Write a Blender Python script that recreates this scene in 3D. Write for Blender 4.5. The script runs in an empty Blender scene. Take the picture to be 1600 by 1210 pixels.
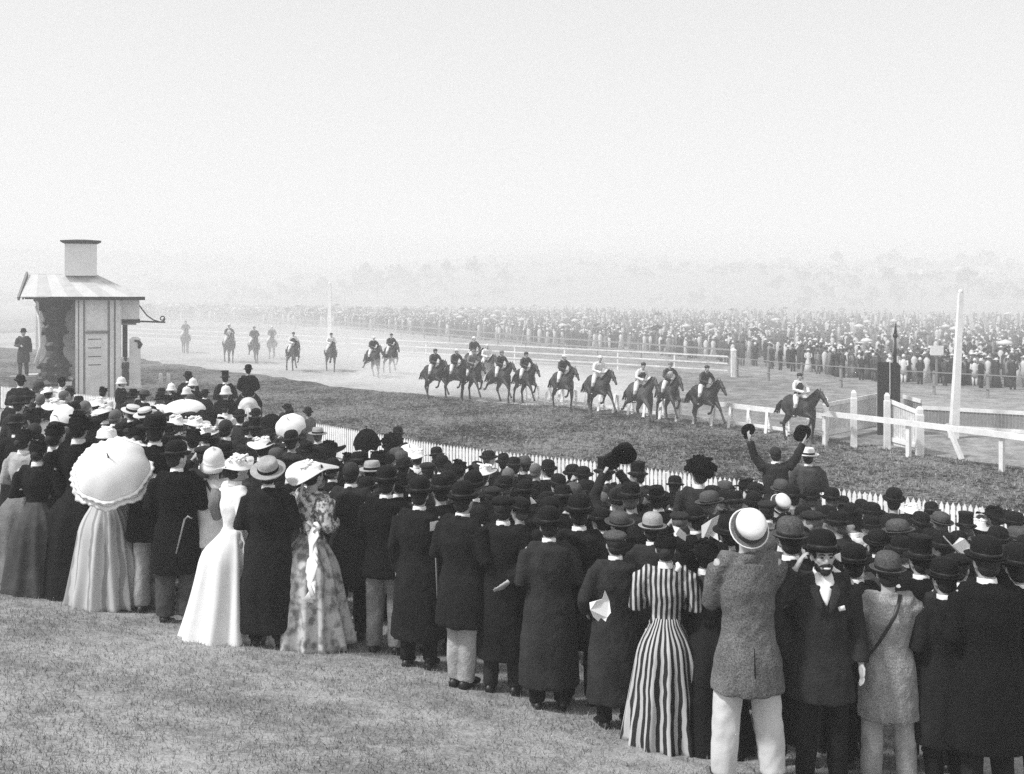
import bpy, bmesh, math, random
import numpy as np
from mathutils import Vector, Matrix, noise, Euler

random.seed(7)
rng = np.random.default_rng(11)
C = bpy.context.scene.collection
S = bpy.context.scene
F = 1650.0            # focal length in photo pixels (photo is 1600 wide)
CAMZ = 6.1            # camera above the race track
HOR = 440.0           # row of the horizon in the photo
HAZE = 0.0026        # density of the air

# ------------------------------------------------------------------ camera, sky, sun, exposure
cam_d = bpy.data.cameras.new('camera')
cam = bpy.data.objects.new('camera', cam_d)
C.objects.link(cam)
cam.location = (0, 0, CAMZ)
cam.rotation_euler = (math.pi / 2, 0, 0)
cam_d.sensor_fit = 'HORIZONTAL'
cam_d.sensor_width = 36
cam_d.lens = F / 1600 * 36
cam_d.shift_y = -(605 - HOR) / 1600.0
cam_d.clip_start = 0.1
cam_d.clip_end = 6000
S.camera = cam

SUN_EL, SUN_AZ = math.radians(52), math.radians(-112)   # azimuth measured from +Y towards +X
w = bpy.data.worlds.new('World')
S.world = w
w.use_nodes = True
nt = w.node_tree
for n in list(nt.nodes):
    nt.nodes.remove(n)
sky = nt.nodes.new('ShaderNodeTexSky')
sky.sky_type = 'NISHITA'
sky.sun_disc = False
sky.sun_elevation = SUN_EL
sky.sun_rotation = SUN_AZ
sky.dust_density = 4.0
sky.air_density = 1.0
bw = nt.nodes.new('ShaderNodeRGBToBW')
pw = nt.nodes.new('ShaderNodeMath'); pw.operation = 'POWER'; pw.inputs[1].default_value = 0.35
ml = nt.nodes.new('ShaderNodeMath'); ml.operation = 'MULTIPLY'; ml.inputs[1].default_value = 5.6
bg = nt.nodes.new('ShaderNodeBackground')
bg.inputs['Strength'].default_value = 0.081
out = nt.nodes.new('ShaderNodeOutputWorld')
nt.links.new(sky.outputs[0], bw.inputs[0])
nt.links.new(bw.outputs[0], pw.inputs[0])
nt.links.new(pw.outputs[0], ml.inputs[0])
nt.links.new(ml.outputs[0], bg.inputs['Color'])
nt.links.new(bg.outputs[0], out.inputs['Surface'])

sun_d = bpy.data.lights.new('sun', 'SUN')
sun_d.energy = 3.6
sun_d.angle = math.radians(7)
sun_d.color = (1, 1, 1)
sun = bpy.data.objects.new('sun', sun_d)
C.objects.link(sun)
sdir = Vector((math.sin(SUN_AZ) * math.cos(SUN_EL), math.cos(SUN_AZ) * math.cos(SUN_EL), math.sin(SUN_EL)))
sun.rotation_euler = sdir.to_track_quat('Z', 'Y').to_euler()
sun.location = sdir * 60
S.view_settings.view_transform = 'Standard'
S.view_settings.look = 'None'
S.view_settings.exposure = 0.24
S.view_settings.gamma = 1
S.cycles.max_bounces = 5
S.cycles.diffuse_bounces = 3
S.cycles.volume_bounces = 2
S.cycles.use_denoising = False

# ------------------------------------------------------------------ small helpers
def at(px, py, z=0.0):
    D = F * (CAMZ - z) / (py - HOR)
    return Vector(((px - 800) / F * D, D, z))

def smooth(t):
    t = max(0.0, min(1.0, t))
    return t * t * (3 - 2 * t)

def nz(p, s=1.0, seed=0.0):
    return noise.noise(Vector((p[0] * s + seed, p[1] * s + seed * 1.7, p[2] * s - seed)))

class MB:
    """collects geometry that becomes ONE mesh"""
    def __init__(self):
        self.v = []; self.f = []
    def add(self, vs, fs):
        b = len(self.v)
        self.v.extend([tuple(p) for p in vs])
        self.f.extend([tuple(i + b for i in f) for f in fs])
    def box(self, c, s, M=None):
        x, y, z = s[0] / 2, s[1] / 2, s[2] / 2
        vs = [Vector((a * x, b * y, d * z)) for d in (-1, 1) for b in (-1, 1) for a in (-1, 1)]
        if M is not None:
            vs = [M @ p for p in vs]
        vs = [p + Vector(c) for p in vs]
        self.add(vs, [(0, 2, 3, 1), (4, 5, 7, 6), (0, 1, 5, 4), (2, 6, 7, 3), (0, 4, 6, 2), (1, 3, 7, 5)])
    def bar(self, a, b, wd, ht, up=Vector((0, 0, 1))):
        """rectangular bar from a to b"""
        a = Vector(a); b = Vector(b); d = (b - a).normalized()
        s = d.cross(up)
        if s.length < 1e-3: s = Vector((1, 0, 0))
        s.normalize(); u = s.cross(d)
        vs = []
        for p in (a, b):
            for i, j in ((-1, -1), (1, -1), (1, 1), (-1, 1)):
                vs.append(p + s * i * wd / 2 + u * j * ht / 2)
        self.add(vs, [(3, 2, 1, 0), (4, 5, 6, 7), (0, 1, 5, 4), (1, 2, 6, 5), (2, 3, 7, 6), (3, 0, 4, 7)])
    def rings(self, rings, cap=True):
        n = len(rings[0]); vs = []; fs = []
        for r in rings: vs.extend(r)
        for i in range(len(rings) - 1):
            for k in range(n):
                a = i * n + k; b = i * n + (k + 1) % n
                fs.append((a, b, b + n, a + n))
        if cap:
            fs.append(tuple(reversed(range(n))))
            fs.append(tuple((len(rings) - 1) * n + k for k in range(n)))
        self.add(vs, fs)
    def tube(self, pts, rx, ry=None, side=(1, 0, 0), n=10):
        pts = [Vector(p) for p in pts]
        m = len(pts)
        if not hasattr(rx, '__len__'): rx = [rx] * m
        if ry is None: ry = rx
        if not hasattr(ry, '__len__'): ry = [ry] * m
        side = Vector(side)
        R = []
        for i, p in enumerate(pts):
            t = (pts[min(i + 1, m - 1)] - pts[max(i - 1, 0)]).normalized()
            sd = side if abs(t.dot(side)) < 0.93 else Vector((0, 1, 0))
            if abs(t.dot(sd)) > 0.93: sd = Vector((0, 0, 1))
            u = (sd - t * sd.dot(t)).normalized(); v = t.cross(u)
            R.append([p + u * math.cos(2 * math.pi * k / n) * rx[i] + v * math.sin(2 * math.pi * k / n) * ry[i] for k in range(n)])
        self.rings(R)
    def ball(self, c, r, M=None, nu=12, nv=8):
        if not hasattr(r, '__len__'): r = (r, r, r)
        R = []
        for j in range(nv + 1):
            ph = math.pi * (j + 0.02) / (nv + 0.04)
            ring = []
            for k in range(nu):
                th = 2 * math.pi * k / nu
                p = Vector((math.sin(ph) * math.cos(th) * r[0], math.sin(ph) * math.sin(th) * r[1], -math.cos(ph) * r[2]))
                if M is not None: p = M @ p
                ring.append(p + Vector(c))
            R.append(ring)
        self.rings(R)
    def lathe(self, prof, n=20, M=None, c=(0, 0, 0), sy=1.0, cap=True):
        R = []
        for r, z in prof:
            ring = []
            for k in range(n):
                th = 2 * math.pi * k / n
                p = Vector((r * math.cos(th), r * sy * math.sin(th), z))
                if M is not None: p = M @ p
                ring.append(p + Vector(c))
            R.append(ring)
        self.rings(R, cap)
    def mesh(self, name, smooth_shade=True):
        me = bpy.data.meshes.new(name)
        me.from_pydata(self.v, [], self.f)
        me.update()
        if smooth_shade:
            me.polygons.foreach_set('use_smooth', [True] * len(me.polygons))
        return me
    def solid(self, name, vox=0.014, sm=4, wr=0.0, wf=9.0, seed=0.0):
        """the union of all the pieces as one continuous skin"""
        me = self.mesh(name)
        ob = bpy.data.objects.new('tmp', me)
        C.objects.link(ob)
        m = ob.modifiers.new('r', 'REMESH'); m.mode = 'VOXEL'; m.voxel_size = vox; m.use_smooth_shade = True
        if sm:
            m2 = ob.modifiers.new('s', 'SMOOTH'); m2.factor = 0.5; m2.iterations = sm
        dg = bpy.context.evaluated_depsgraph_get()
        res = bpy.data.meshes.new_from_object(ob.evaluated_get(dg))
        res.name = name
        bpy.data.objects.remove(ob)
        bpy.data.meshes.remove(me)
        if wr:
            nv = len(res.vertices)
            co = np.empty(nv * 3, 'f'); res.vertices.foreach_get('co', co); co = co.reshape(-1, 3)
            no = np.empty(nv * 3, 'f'); res.vertex_normals.foreach_get('vector', no); no = no.reshape(-1, 3)
            d = np.array([0.7 * noise.noise(Vector((p[0] * wf + seed, p[1] * wf, p[2] * wf * 0.6 + seed))) +
                          0.9 * noise.noise(Vector((p[0] * 13 + p[2] * 3, p[1] * 13 + seed, p[2] * 3.4))) +
                          0.5 * noise.noise(Vector((p[0] * wf * 2.4 - p[2] * 9, p[1] * wf * 2.4 + seed, p[2] * wf * 1.8))) for p in co], 'f')
            co += no * (d * wr)[:, None]
            res.vertices.foreach_set('co', co.reshape(-1))
        res.polygons.foreach_set('use_smooth', [True] * len(res.polygons))
        res.update()
        return res

# ------------------------------------------------------------------ materials (all neutral greys: the photograph is black and white)
MATS = {}
def mat(name, g, rough=0.85, var=0.0, scale=8.0, grain=0.0, gscale=260.0, bump=0.0, bscale=60.0, spec=0.25, stain=0.0, sscale=1.5):
    if name in MATS: return MATS[name]
    m = bpy.data.materials.new(name)
    m.use_nodes = True
    t = m.node_tree
    b = t.nodes['Principled BSDF']
    b.inputs['Roughness'].default_value = rough
    b.inputs['Specular IOR Level'].default_value = spec
    tc = t.nodes.new('ShaderNodeTexCoord')
    val = None
    def noise_mul(sc, amt, det, prev):
        nn = t.nodes.new('ShaderNodeTexNoise'); nn.inputs['Scale'].default_value = sc; nn.inputs['Detail'].default_value = det
        nn.inputs['Roughness'].default_value = 0.65
        t.links.new(tc.outputs['Object'], nn.inputs['Vector'])
        mr = t.nodes.new('ShaderNodeMapRange')
        mr.inputs['From Min'].default_value = 0.3; mr.inputs['From Max'].default_value = 0.7
        mr.inputs['To Min'].default_value = 1 - amt; mr.inputs['To Max'].default_value = 1 + amt
        t.links.new(nn.outputs['Fac'], mr.inputs['Value'])
        mm = t.nodes.new('ShaderNodeMath'); mm.operation = 'MULTIPLY'
        t.links.new(mr.outputs[0], mm.inputs[0])
        if prev is None: mm.inputs[1].default_value = g
        else: t.links.new(prev, mm.inputs[1])
        return mm.outputs[0]
    if var: val = noise_mul(scale, var, 4, val)
    if stain: val = noise_mul(sscale, stain, 2, val)
    if grain: val = noise_mul(gscale, grain, 1, val)
    if val is None:
        b.inputs['Base Color'].default_value = (g, g, g, 1)
    else:
        t.links.new(val, b.inputs['Base Color'])
    if bump:
        nn = t.nodes.new('ShaderNodeTexNoise'); nn.inputs['Scale'].default_value = bscale; nn.inputs['Detail'].default_value = 3
        t.links.new(tc.outputs['Object'], nn.inputs['Vector'])
        bp = t.nodes.new('ShaderNodeBump'); bp.inputs['Strength'].default_value = bump; bp.inputs['Distance'].default_value = 0.02
        t.links.new(nn.outputs['Fac'], bp.inputs['Height'])
        t.links.new(bp.outputs[0], b.inputs['Normal'])
    MATS[name] = m
    return m

def cloth(name, g, grain=0.35, var=0.25, rough=0.95, bump=0.35):
    return mat(name, g, rough, var=var, scale=6, grain=grain, gscale=140, bump=bump, bscale=45, spec=0.12, stain=0.25, sscale=2.5)

cloth('black wool', 0.007); cloth('dark wool', 0.013); cloth('charcoal wool', 0.028); cloth('slate wool', 0.065)
cloth('grey tweed', 0.125, 0.6); cloth('mid grey cloth', 0.17); cloth('light tweed', 0.27, 0.5); cloth('light grey cloth', 0.36, 0.3)
cloth('pale trousers', 0.60, 0.08, 0.08, bump=0.08); cloth('white cotton', 0.78, 0.05, 0.05, bump=0.05); cloth('cream cotton', 0.62, 0.1, 0.1, bump=0.1)
mat('white linen', 0.82, 0.9, var=0.06, scale=5, spec=0.1); cloth('grey trousers', 0.21, 0.5)
mat('skin', 0.42, 0.6, var=0.12, scale=14, spec=0.3)
mat('dark skin shade', 0.3, 0.6)
mat('dark hair', 0.022, 0.7, var=0.3, scale=60, bump=0.5, bscale=120)
mat('grey hair', 0.14, 0.8, var=0.3, scale=60, bump=0.5, bscale=120)
mat('black felt', 0.008, 0.85, grain=0.3, gscale=120, spec=0.15)
mat('brown felt', 0.03, 0.85, grain=0.4, gscale=120, spec=0.15)
mat('grey felt', 0.075, 0.85, grain=0.6, spec=0.1, gscale=120, var=0.2, scale=9)
mat('pale felt', 0.33, 0.85, grain=0.3, gscale=120, var=0.15, scale=9)
mat('white felt', 0.78, 0.8, var=0.05, scale=20)
mat('straw', 0.6, 0.8, grain=0.2, gscale=150, bump=0.4, bscale=160)
mat('black leather', 0.012, 0.45, spec=0.5)
mat('linen collar', 0.86, 0.6)
mat('white paper', 0.82, 0.7)
mat('dark eye', 0.012, 0.3, spec=0.5)
mat('silk dark', 0.02, 0.5, spec=0.4); mat('silk white', 0.75, 0.5, spec=0.3); mat('silk grey', 0.16, 0.5, spec=0.3)
mat('breeches', 0.72, 0.8, var=0.08, scale=12)
mat('bay coat', 0.028, 0.5, var=0.35, scale=5, grain=0.3, gscale=70, spec=0.35)
mat('dark bay coat', 0.016, 0.5, var=0.3, scale=5, grain=0.3, gscale=70, spec=0.35)
mat('chestnut coat', 0.055, 0.55, var=0.35, scale=5, grain=0.35, gscale=70, spec=0.3)
mat('white horse coat', 0.6, 0.7, var=0.12, scale=5, spec=0.2)
mat('horse mane', 0.01, 0.8, bump=0.5, bscale=80)
mat('white paint', 0.8, 0.6, var=0.10, scale=5, grain=0.08, gscale=80, stain=0.12, sscale=1.1)
mat('old white paint', 0.64, 0.75, var=0.2, scale=7, grain=0.2, gscale=60, stain=0.2, sscale=0.9)
mat('grey paint', 0.24, 0.7, var=0.2, scale=9, grain=0.15, gscale=60)
mat('black paint', 0.022, 0.55, var=0.3, scale=6, grain=0.25, gscale=60)
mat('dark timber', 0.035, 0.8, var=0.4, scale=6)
mat('iron', 0.02, 0.5, spec=0.5)
mat('bark', 0.07, 0.9, var=0.4, scale=3)
mat('leaf', 0.055, 0.8, var=0.3, scale=0.6)
mat('roof grey', 0.2, 0.7)

def striped(name, kind, n, ga, gb, wavy=0.3, thr=0.0):
    """woven stripes running down the cloth: round the body axis (skirt) or across the back (bodice)"""
    m = bpy.data.materials.new(name); m.use_nodes = True; t = m.node_tree
    b = t.nodes['Principled BSDF']; b.inputs['Roughness'].default_value = 0.9; b.inputs['Specular IOR Level'].default_value = 0.1
    tc = t.nodes.new('ShaderNodeTexCoord'); sp = t.nodes.new('ShaderNodeSeparateXYZ')
    t.links.new(tc.outputs['Object'], sp.inputs[0])
    if kind == 'round':
        a = t.nodes.new('ShaderNodeMath'); a.operation = 'ARCTAN2'
        t.links.new(sp.outputs['Y'], a.inputs[0]); t.links.new(sp.outputs['X'], a.inputs[1]); v = a.outputs[0]
    else: v = sp.outputs['X']
    nn = t.nodes.new('ShaderNodeTexNoise'); nn.inputs['Scale'].default_value = 3.5
    t.links.new(tc.outputs['Object'], nn.inputs['Vector'])
    m1 = t.nodes.new('ShaderNodeMath'); m1.operation = 'MULTIPLY'; m1.inputs[1].default_value = n
    m2 = t.nodes.new('ShaderNodeMath'); m2.operation = 'MULTIPLY_ADD'; m2.inputs[1].default_value = wavy * 10
    t.links.new(v, m1.inputs[0]); t.links.new(nn.outputs['Fac'], m2.inputs[0]); t.links.new(m1.outputs[0], m2.inputs[2])
    s = t.nodes.new('ShaderNodeMath'); s.operation = 'SINE'; t.links.new(m2.outputs[0], s.inputs[0])
    mr = t.nodes.new('ShaderNodeMapRange'); mr.inputs['From Min'].default_value = thr - 0.15; mr.inputs['From Max'].default_value = thr + 0.15
    mr.inputs['To Min'].default_value = ga; mr.inputs['To Max'].default_value = gb
    t.links.new(s.outputs[0], mr.inputs['Value']); t.links.new(mr.outputs[0], b.inputs['Base Color'])
    MATS[name] = m
    return m
striped('striped bodice cloth', 'x', 150, 0.03, 0.50, 0.7, 0.1)
striped('striped skirt cloth', 'round', 31, 0.03, 0.50, 0.75, 0.05)
striped('pale pleated cloth', 'round', 13, 0.3, 0.56, 0.5, -0.6)

def patterned(name, ga, gb, scale, lo=0.45, hi=0.58):
    m = bpy.data.materials.new(name); m.use_nodes = True; t = m.node_tree
    b = t.nodes['Principled BSDF']; b.inputs['Roughness'].default_value = 0.9; b.inputs['Specular IOR Level'].default_value = 0.1
    tc = t.nodes.new('ShaderNodeTexCoord'); nn = t.nodes.new('ShaderNodeTexNoise'); nn.inputs['Scale'].default_value = scale; nn.inputs['Detail'].default_value = 5
    t.links.new(tc.outputs['Object'], nn.inputs['Vector'])
    mr = t.nodes.new('ShaderNodeMapRange'); mr.inputs['From Min'].default_value = lo; mr.inputs['From Max'].default_value = hi
    mr.inputs['To Min'].default_value = ga; mr.inputs['To Max'].default_value = gb
    t.links.new(nn.outputs['Fac'], mr.inputs['Value']); t.links.new(mr.outputs[0], b.inputs['Base Color'])
    MATS[name] = m
    return m
patterned('lace print cloth', 0.12, 0.7, 22)
patterned('silk print cloth', 0.2, 0.58, 11, 0.38, 0.55)

def ground_mat(name, lo, hi, s1=0.25, s2=9.0, s3=45.0, c=0.5, bump=0.6, wt=(.30, .40, .30), half=0.075):
    """turf seen from far and near: broad patches, clumps and blades"""
    m = bpy.data.materials.new(name); m.use_nodes = True; t = m.node_tree
    b = t.nodes['Principled BSDF']; b.inputs['Roughness'].default_value = 0.95; b.inputs['Specular IOR Level'].default_value = 0.05
    tc = t.nodes.new('ShaderNodeTexCoord')
    outs = []
    for sc, det, a in ((s1, 4, wt[0]), (s2, 5, wt[1]), (s3, 3, wt[2])):
        nn = t.nodes.new('ShaderNodeTexNoise'); nn.inputs['Scale'].default_value = sc; nn.inputs['Detail'].default_value = det; nn.inputs['Roughness'].default_value = 0.7
        t.links.new(tc.outputs['Object'], nn.inputs['Vector'])
        mm = t.nodes.new('ShaderNodeMath'); mm.operation = 'MULTIPLY'; mm.inputs[1].default_value = a
        t.links.new(nn.outputs['Fac'], mm.inputs[0]); outs.append(mm.outputs[0])
    a1 = t.nodes.new('ShaderNodeMath'); t.links.new(outs[0], a1.inputs[0]); t.links.new(outs[1], a1.inputs[1])
    a2 = t.nodes.new('ShaderNodeMath'); t.links.new(a1.outputs[0], a2.inputs[0]); t.links.new(outs[2], a2.inputs[1])
    mr = t.nodes.new('ShaderNodeMapRange'); mr.inputs['From Min'].default_value = c - half; mr.inputs['From Max'].default_value = c + half
    mr.inputs['To Min'].default_value = lo; mr.inputs['To Max'].default_value = hi
    t.links.new(a2.outputs[0], mr.inputs['Value']); t.links.new(mr.outputs[0], b.inputs['Base Color'])
    bp = t.nodes.new('ShaderNodeBump'); bp.inputs['Strength'].default_value = bump; bp.inputs['Distance'].default_value = 0.06
    t.links.new(a2.outputs[0], bp.inputs['Height']); t.links.new(bp.outputs[0], b.inputs['Normal'])
    MATS[name] = m
    return m
ground_mat('lawn', 0.18, 0.40, s1=0.6, s2=5, s3=40, wt=(.38, .34, .28), half=.07)
ground_mat('track turf', 0.008, 0.19, s1=0.2, s2=2.2, s3=7, c=0.5, wt=(.25, .3, .45), half=0.042)
ground_mat('course dust', 0.28, 0.5, s1=0.15, s2=2.5, s3=12)
ground_mat('inner field', 0.12, 0.34, s1=0.06, s2=1.2, s3=8)
ground_mat('hill pasture', 0.06, 0.34, s1=0.008, s2=0.05, s3=0.4)

# ------------------------------------------------------------------ objects, things, labels
def tag(o, label, cat, group=None, kind=None):
    if label: o['label'] = label
    if cat: o['category'] = cat
    if group: o['group'] = group
    if kind: o['kind'] = kind
    return o

def obj(name, me, m=None, parent=None, own=False):
    if isinstance(me, MB): me = me.mesh(name, own)
    o = bpy.data.objects.new(name, me)
    C.objects.link(o)
    if parent is not None: o.parent = parent
    if m:
        if not me.materials: me.materials.append(MATS[m])
        elif me.materials[0] is not MATS[m]:
            o.material_slots[0].link = 'OBJECT'; o.material_slots[0].material = MATS[m]
    return o

def thing(name, label, cat, loc=(0, 0, 0), rz=0.0, group=None, sc=1.0):
    o = bpy.data.objects.new(name, None); C.objects.link(o)
    o.location = loc; o.rotation_euler = (0, 0, rz); o.scale = (sc, sc, sc)
    return tag(o, label, cat, group)

# ------------------------------------------------------------------ the lie of the land
FENCE_PX = [(120, 615), (250, 628), (380, 644), (494, 661), (598, 679), (680, 693), (800, 707), (950, 722), (1021, 732), (1117, 744), (1284, 760), (1550, 792), (1720, 812)]
FENCE = [at(x, y, 1.1) for x, y in FENCE_PX]
FENCE = [Vector((p.x, p.y, 0)) for p in FENCE]
FENCE = [FENCE[0] + (FENCE[0] - FENCE[1]).normalized() * 50] + FENCE + [FENCE[-1] + (FENCE[-1] - FENCE[-2]).normalized() * 12]

def fence_y(x):
    for a, b in zip(FENCE, FENCE[1:]):
        if a.x <= x <= b.x: return a.y + (b.y - a.y) * (x - a.x) / (b.x - a.x)
    return FENCE[0].y if x < FENCE[0].x else FENCE[-1].y

def gz(x, y):
    """height of the lawn above the track"""
    fy = fence_y(x)
    d = (fy - y) * 0.8
    if d <= 0: return 0.0
    xc = max(-14.0, min(14.0, x))
    drop = 3.2 + 0.14 * (max(y, 0) - 6.3) + 0.10 * (xc - 1.4)
    drop -= 1.0 * smooth((-xc - 2.5) / 4) * smooth((y - 15) / 14)
    z = CAMZ - drop
    z = max(z, 0.12 * smooth(d / 6))
    return z * smooth(d / 7.0)

# ------------------------------------------------------------------ ground
def sheet(name, m, xs, ys, zf):
    nx, ny = len(xs), len(ys)
    vs = [(x, y, zf(x, y)) for y in ys for x in xs]
    fs = [(j * nx + i, j * nx + i + 1, (j + 1) * nx + i + 1, (j + 1) * nx + i) for j in range(ny - 1) for i in range(nx - 1)]
    me = bpy.data.meshes.new(name); me.from_pydata(vs, [], fs)
    me.polygons.foreach_set('use_smooth', [True] * len(fs)); me.materials.append(MATS[m])
    o = bpy.data.objects.new(name, me); C.objects.link(o); o['kind'] = 'structure'
    return o

def axis(lo, hi, a, b, fine, coarse):
    v = [lo]
    while v[-1] < hi:
        x = v[-1]
        d = fine if a <= x <= b else min(coarse, fine + 0.25 * min(abs(x - a), abs(x - b)))
        v.append(x + max(d, fine))
    v[-1] = hi
    return v

def hillz(x, y):
    """far country: flat behind the race course, then rising hills"""
    t = smooth((y - 230) / 900.0)
    crest = 36 - 20 * smooth((x + 350) / 900.0) + 9 * math.sin(x / 130.0) + 5 * math.sin(x / 57.0 + 1)
    mid = 5.5 * smooth((y - 240) / 120.0) * (0.5 + 0.5 * math.sin(x / 90.0 + 0.6)) * (1 - smooth((y - 450) / 250.0))
    return t * crest + mid

def gfull(x, y):
    z = gz(x, y)
    if y > 228: z += hillz(x, y)
    return z
gx = axis(-1400, 1400, -16, 18, 0.5, 60)
gy = axis(-60, 1500, 0, 60, 0.5, 28)
def under(x, y): return gfull(x, y)
sheet('ground', 'inner field', gx, gy, under)

# lawn: a sheet just above the ground, from behind the camera to the picket fence
def strip(name, m, near, far, n=60, lift=0.004, rows=40, zf=gfull):
    """ground cover between two plan lines"""
    vs = []; fs = []
    def samp(line, k):
        L = [0]
        for a, b in zip(line, line[1:]): L.append(L[-1] + (b - a).length)
        s = L[-1] * k / n
        for i in range(len(line) - 1):
            if s <= L[i + 1] + 1e-6:
                t = (s - L[i]) / max(1e-6, L[i + 1] - L[i]); return line[i].lerp(line[i + 1], t)
        return line[-1]
    for k in range(n + 1):
        a, b = samp(near, k), samp(far, k)
        for j in range(rows + 1):
            p = a.lerp(b, j / rows); vs.append((p.x, p.y, zf(p.x, p.y) + lift))
    for k in range(n):
        for j in range(rows):
            i = k * (rows + 1) + j; fs.append((i, i + rows + 1, i + rows + 2, i + 1))
    me = bpy.data.meshes.new(name); me.from_pydata(vs, [], fs); me.polygons.foreach_set('use_smooth', [True] * len(fs)); me.materials.append(MATS[m])
    o = bpy.data.objects.new(name, me); C.objects.link(o); o['kind'] = 'structure'
    return o
lx = [x for x in gx if -60 <= x <= 40]
ly = [y for y in gy if y <= 70]
vs = []; fs = []; idx = {}
o = sheet('lawn', 'lawn', lx, ly, lambda x, y: gz(x, y) + 0.004)
bm = bmesh.new(); bm.from_mesh(o.data)
bmesh.ops.delete(bm, geom=[f for f in bm.faces if f.calc_center_median().y > fence_y(f.calc_center_median().x) - 0.1], context='FACES')
bm.to_mesh(o.data); bm.free()

near = [p.copy() for p in FENCE]
edge_px = [(60, 548), (222, 562), (300, 573), (380, 582), (480, 597), (560, 610), (640, 615), (720, 625), (800, 632), (900, 636), (960, 642), (1060, 655), (1131, 664), (1290, 686), (1560, 728), (1720, 745)]
edge = [at(x, y, 0) for x, y in edge_px]
edge = [edge[0] + (edge[0] - edge[1]).normalized() * 40] + edge + [edge[-1] + (edge[-1] - edge[-2]).normalized() * 12]
# wobble the worn edge where the field has kicked the turf up
def fine(line, n, amp, seed):
    outl = []
    for i in range(len(line) - 1):
        for k in range(n):
            p = line[i].lerp(line[i + 1], k / n)
            outl.append(p + Vector((0, amp * noise.noise(Vector((p.x * 0.5 + seed, p.y * 0.5, 0))), 0)))
    return outl + [line[-1]]
edge_w = fine(edge, 8, 1.6, 3)
strip('track', 'track turf', near, edge_w, n=150, rows=14, lift=0.008, zf=lambda x, y: 0)
dust_far_px = [(60, 520), (222, 528), (400, 538), (560, 548), (700, 556), (850, 566), (940, 573), (1010, 579)]
dust_far = [at(x, y, 0) for x, y in dust_far_px]
dnear = [p for p in edge_w if p.x < at(985, 648).x]
strip('dusty_course', 'course dust', dnear, fine(dust_far, 6, 1.0, 8), n=120, rows=10, lift=0.012, zf=lambda x, y: 0)

# blades of grass on the open lawn in front, tufts on the track turf
def blades(name, m, pts, h, wd, zf, seed):
    r = np.random.default_rng(seed)
    n = len(pts)
    a = r.uniform(0, 2 * np.pi, n); hh = h * r.uniform(0.5, 1.4, n); ww = wd * r.uniform(0.6, 1.3, n)
    dx, dy = np.cos(a), np.sin(a); lean = r.normal(0, 0.45, (n, 2)) * hh[:, None]
    z = np.array([zf(p[0], p[1]) for p in pts])
    v = np.empty((n, 3, 3))
    v[:, 0] = np.stack([pts[:, 0] - dx * ww, pts[:, 1] - dy * ww, z], 1)
    v[:, 1] = np.stack([pts[:, 0] + dx * ww, pts[:, 1] + dy * ww, z], 1)
    v[:, 2] = np.stack([pts[:, 0] + lean[:, 0], pts[:, 1] + lean[:, 1], z + hh], 1)
    me = bpy.data.meshes.new(name)
    me.vertices.add(n * 3); me.loops.add(n * 3); me.polygons.add(n)
    me.vertices.foreach_set('co', v.reshape(-1)); me.loops.foreach_set('vertex_index', np.arange(n * 3, dtype='i'))
    me.polygons.foreach_set('loop_start', np.arange(0, n * 3, 3, dtype='i'))
    me.update(calc_edges=True)
    me.materials.append(MATS[m])
    o = bpy.data.objects.new(name, me); C.objects.link(o)
    return o
ground_mat('grass blade', 0.19, 0.42, s1=0.6, s2=5, s3=40, wt=(.38, .34, .28), half=.07)
ground_mat('turf blade', 0.01, 0.34, s1=0.2, s2=2.2, s3=7, c=0.5, wt=(.25, .3, .45), half=.045)
P = []
while len(P) < 70000:
    y = 4.6 + 8.5 * rng.random() ** 1.3; x = rng.uniform(-0.53, 0.5) * y
    if x > 3.2: continue
    if noise.noise(Vector((x * 1.7, y * 1.7, 0))) < -0.28 and rng.random() < 0.6: continue
    P.append((x, y))
tag(blades('grass', 'grass blade', np.array(P), 0.034, 0.0035, lambda x, y: gz(x, y) + 0.003, 5), 'short dry grass growing on the open lawn in front of the crowd', 'grass', kind='stuff')
P = []
while len(P) < 60000:
    y = rng.uniform(22, 60); x = rng.uniform(-0.5, 0.5) * y
    if y < fence_y(x) + 0.2: continue
    p = 440 + F * 6.1 / y; px = 800 + F * x / y
    e = np.interp(px, [q[0] for q in edge_px], [q[1] for q in edge_px])
    if p < e: continue
    P.append((x, y))
tag(blades('track_grass', 'turf blade', np.array(P), 0.09, 0.016, lambda x, y: 0.005, 6), 'coarse dark turf growing on the near half of the race track', 'grass', kind='stuff')

# ------------------------------------------------------------------ near picket fence
def walk(line, step):
    L = 0; outp = []; nxt = 0.0
    for a, b in zip(line, line[1:]):
        seg = (b - a).length
        while nxt <= L + seg:
            outp.append((a.lerp(b, (nxt - L) / seg), (b - a).normalized())); nxt += step
        L += seg
    return outp
pf = thing('picket_fence', 'long low white picket fence between the crowd and the race track', 'fence', FENCE[3])
o0 = FENCE[3]
mb = MB()
fl = [p for p in FENCE]
fl[0] = FENCE[1] + (FENCE[0] - FENCE[1]).normalized() * 6
for p, d in walk(fl, 0.125):
    n = Vector((-d.y, d.x, 0)); q = p - o0 - n * 0.02
    h = 1.1 + 0.012 * nz(p, 3)
    wv = 0.042
    pts = [(-wv, 0.05), (wv, 0.05), (wv, h - 0.09), (0, h), (-wv, h - 0.09)]
    vs = [q + d * a + n * t + Vector((0, 0, z)) for t in (-0.012, 0.012) for a, z in pts]
    mb.add(vs, [(4, 3, 2, 1, 0), (5, 6, 7, 8, 9), (0, 1, 6, 5), (1, 2, 7, 6), (2, 3, 8, 7), (3, 4, 9, 8), (4, 0, 5, 9)])
obj('pickets', mb, 'white paint', pf)
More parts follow.
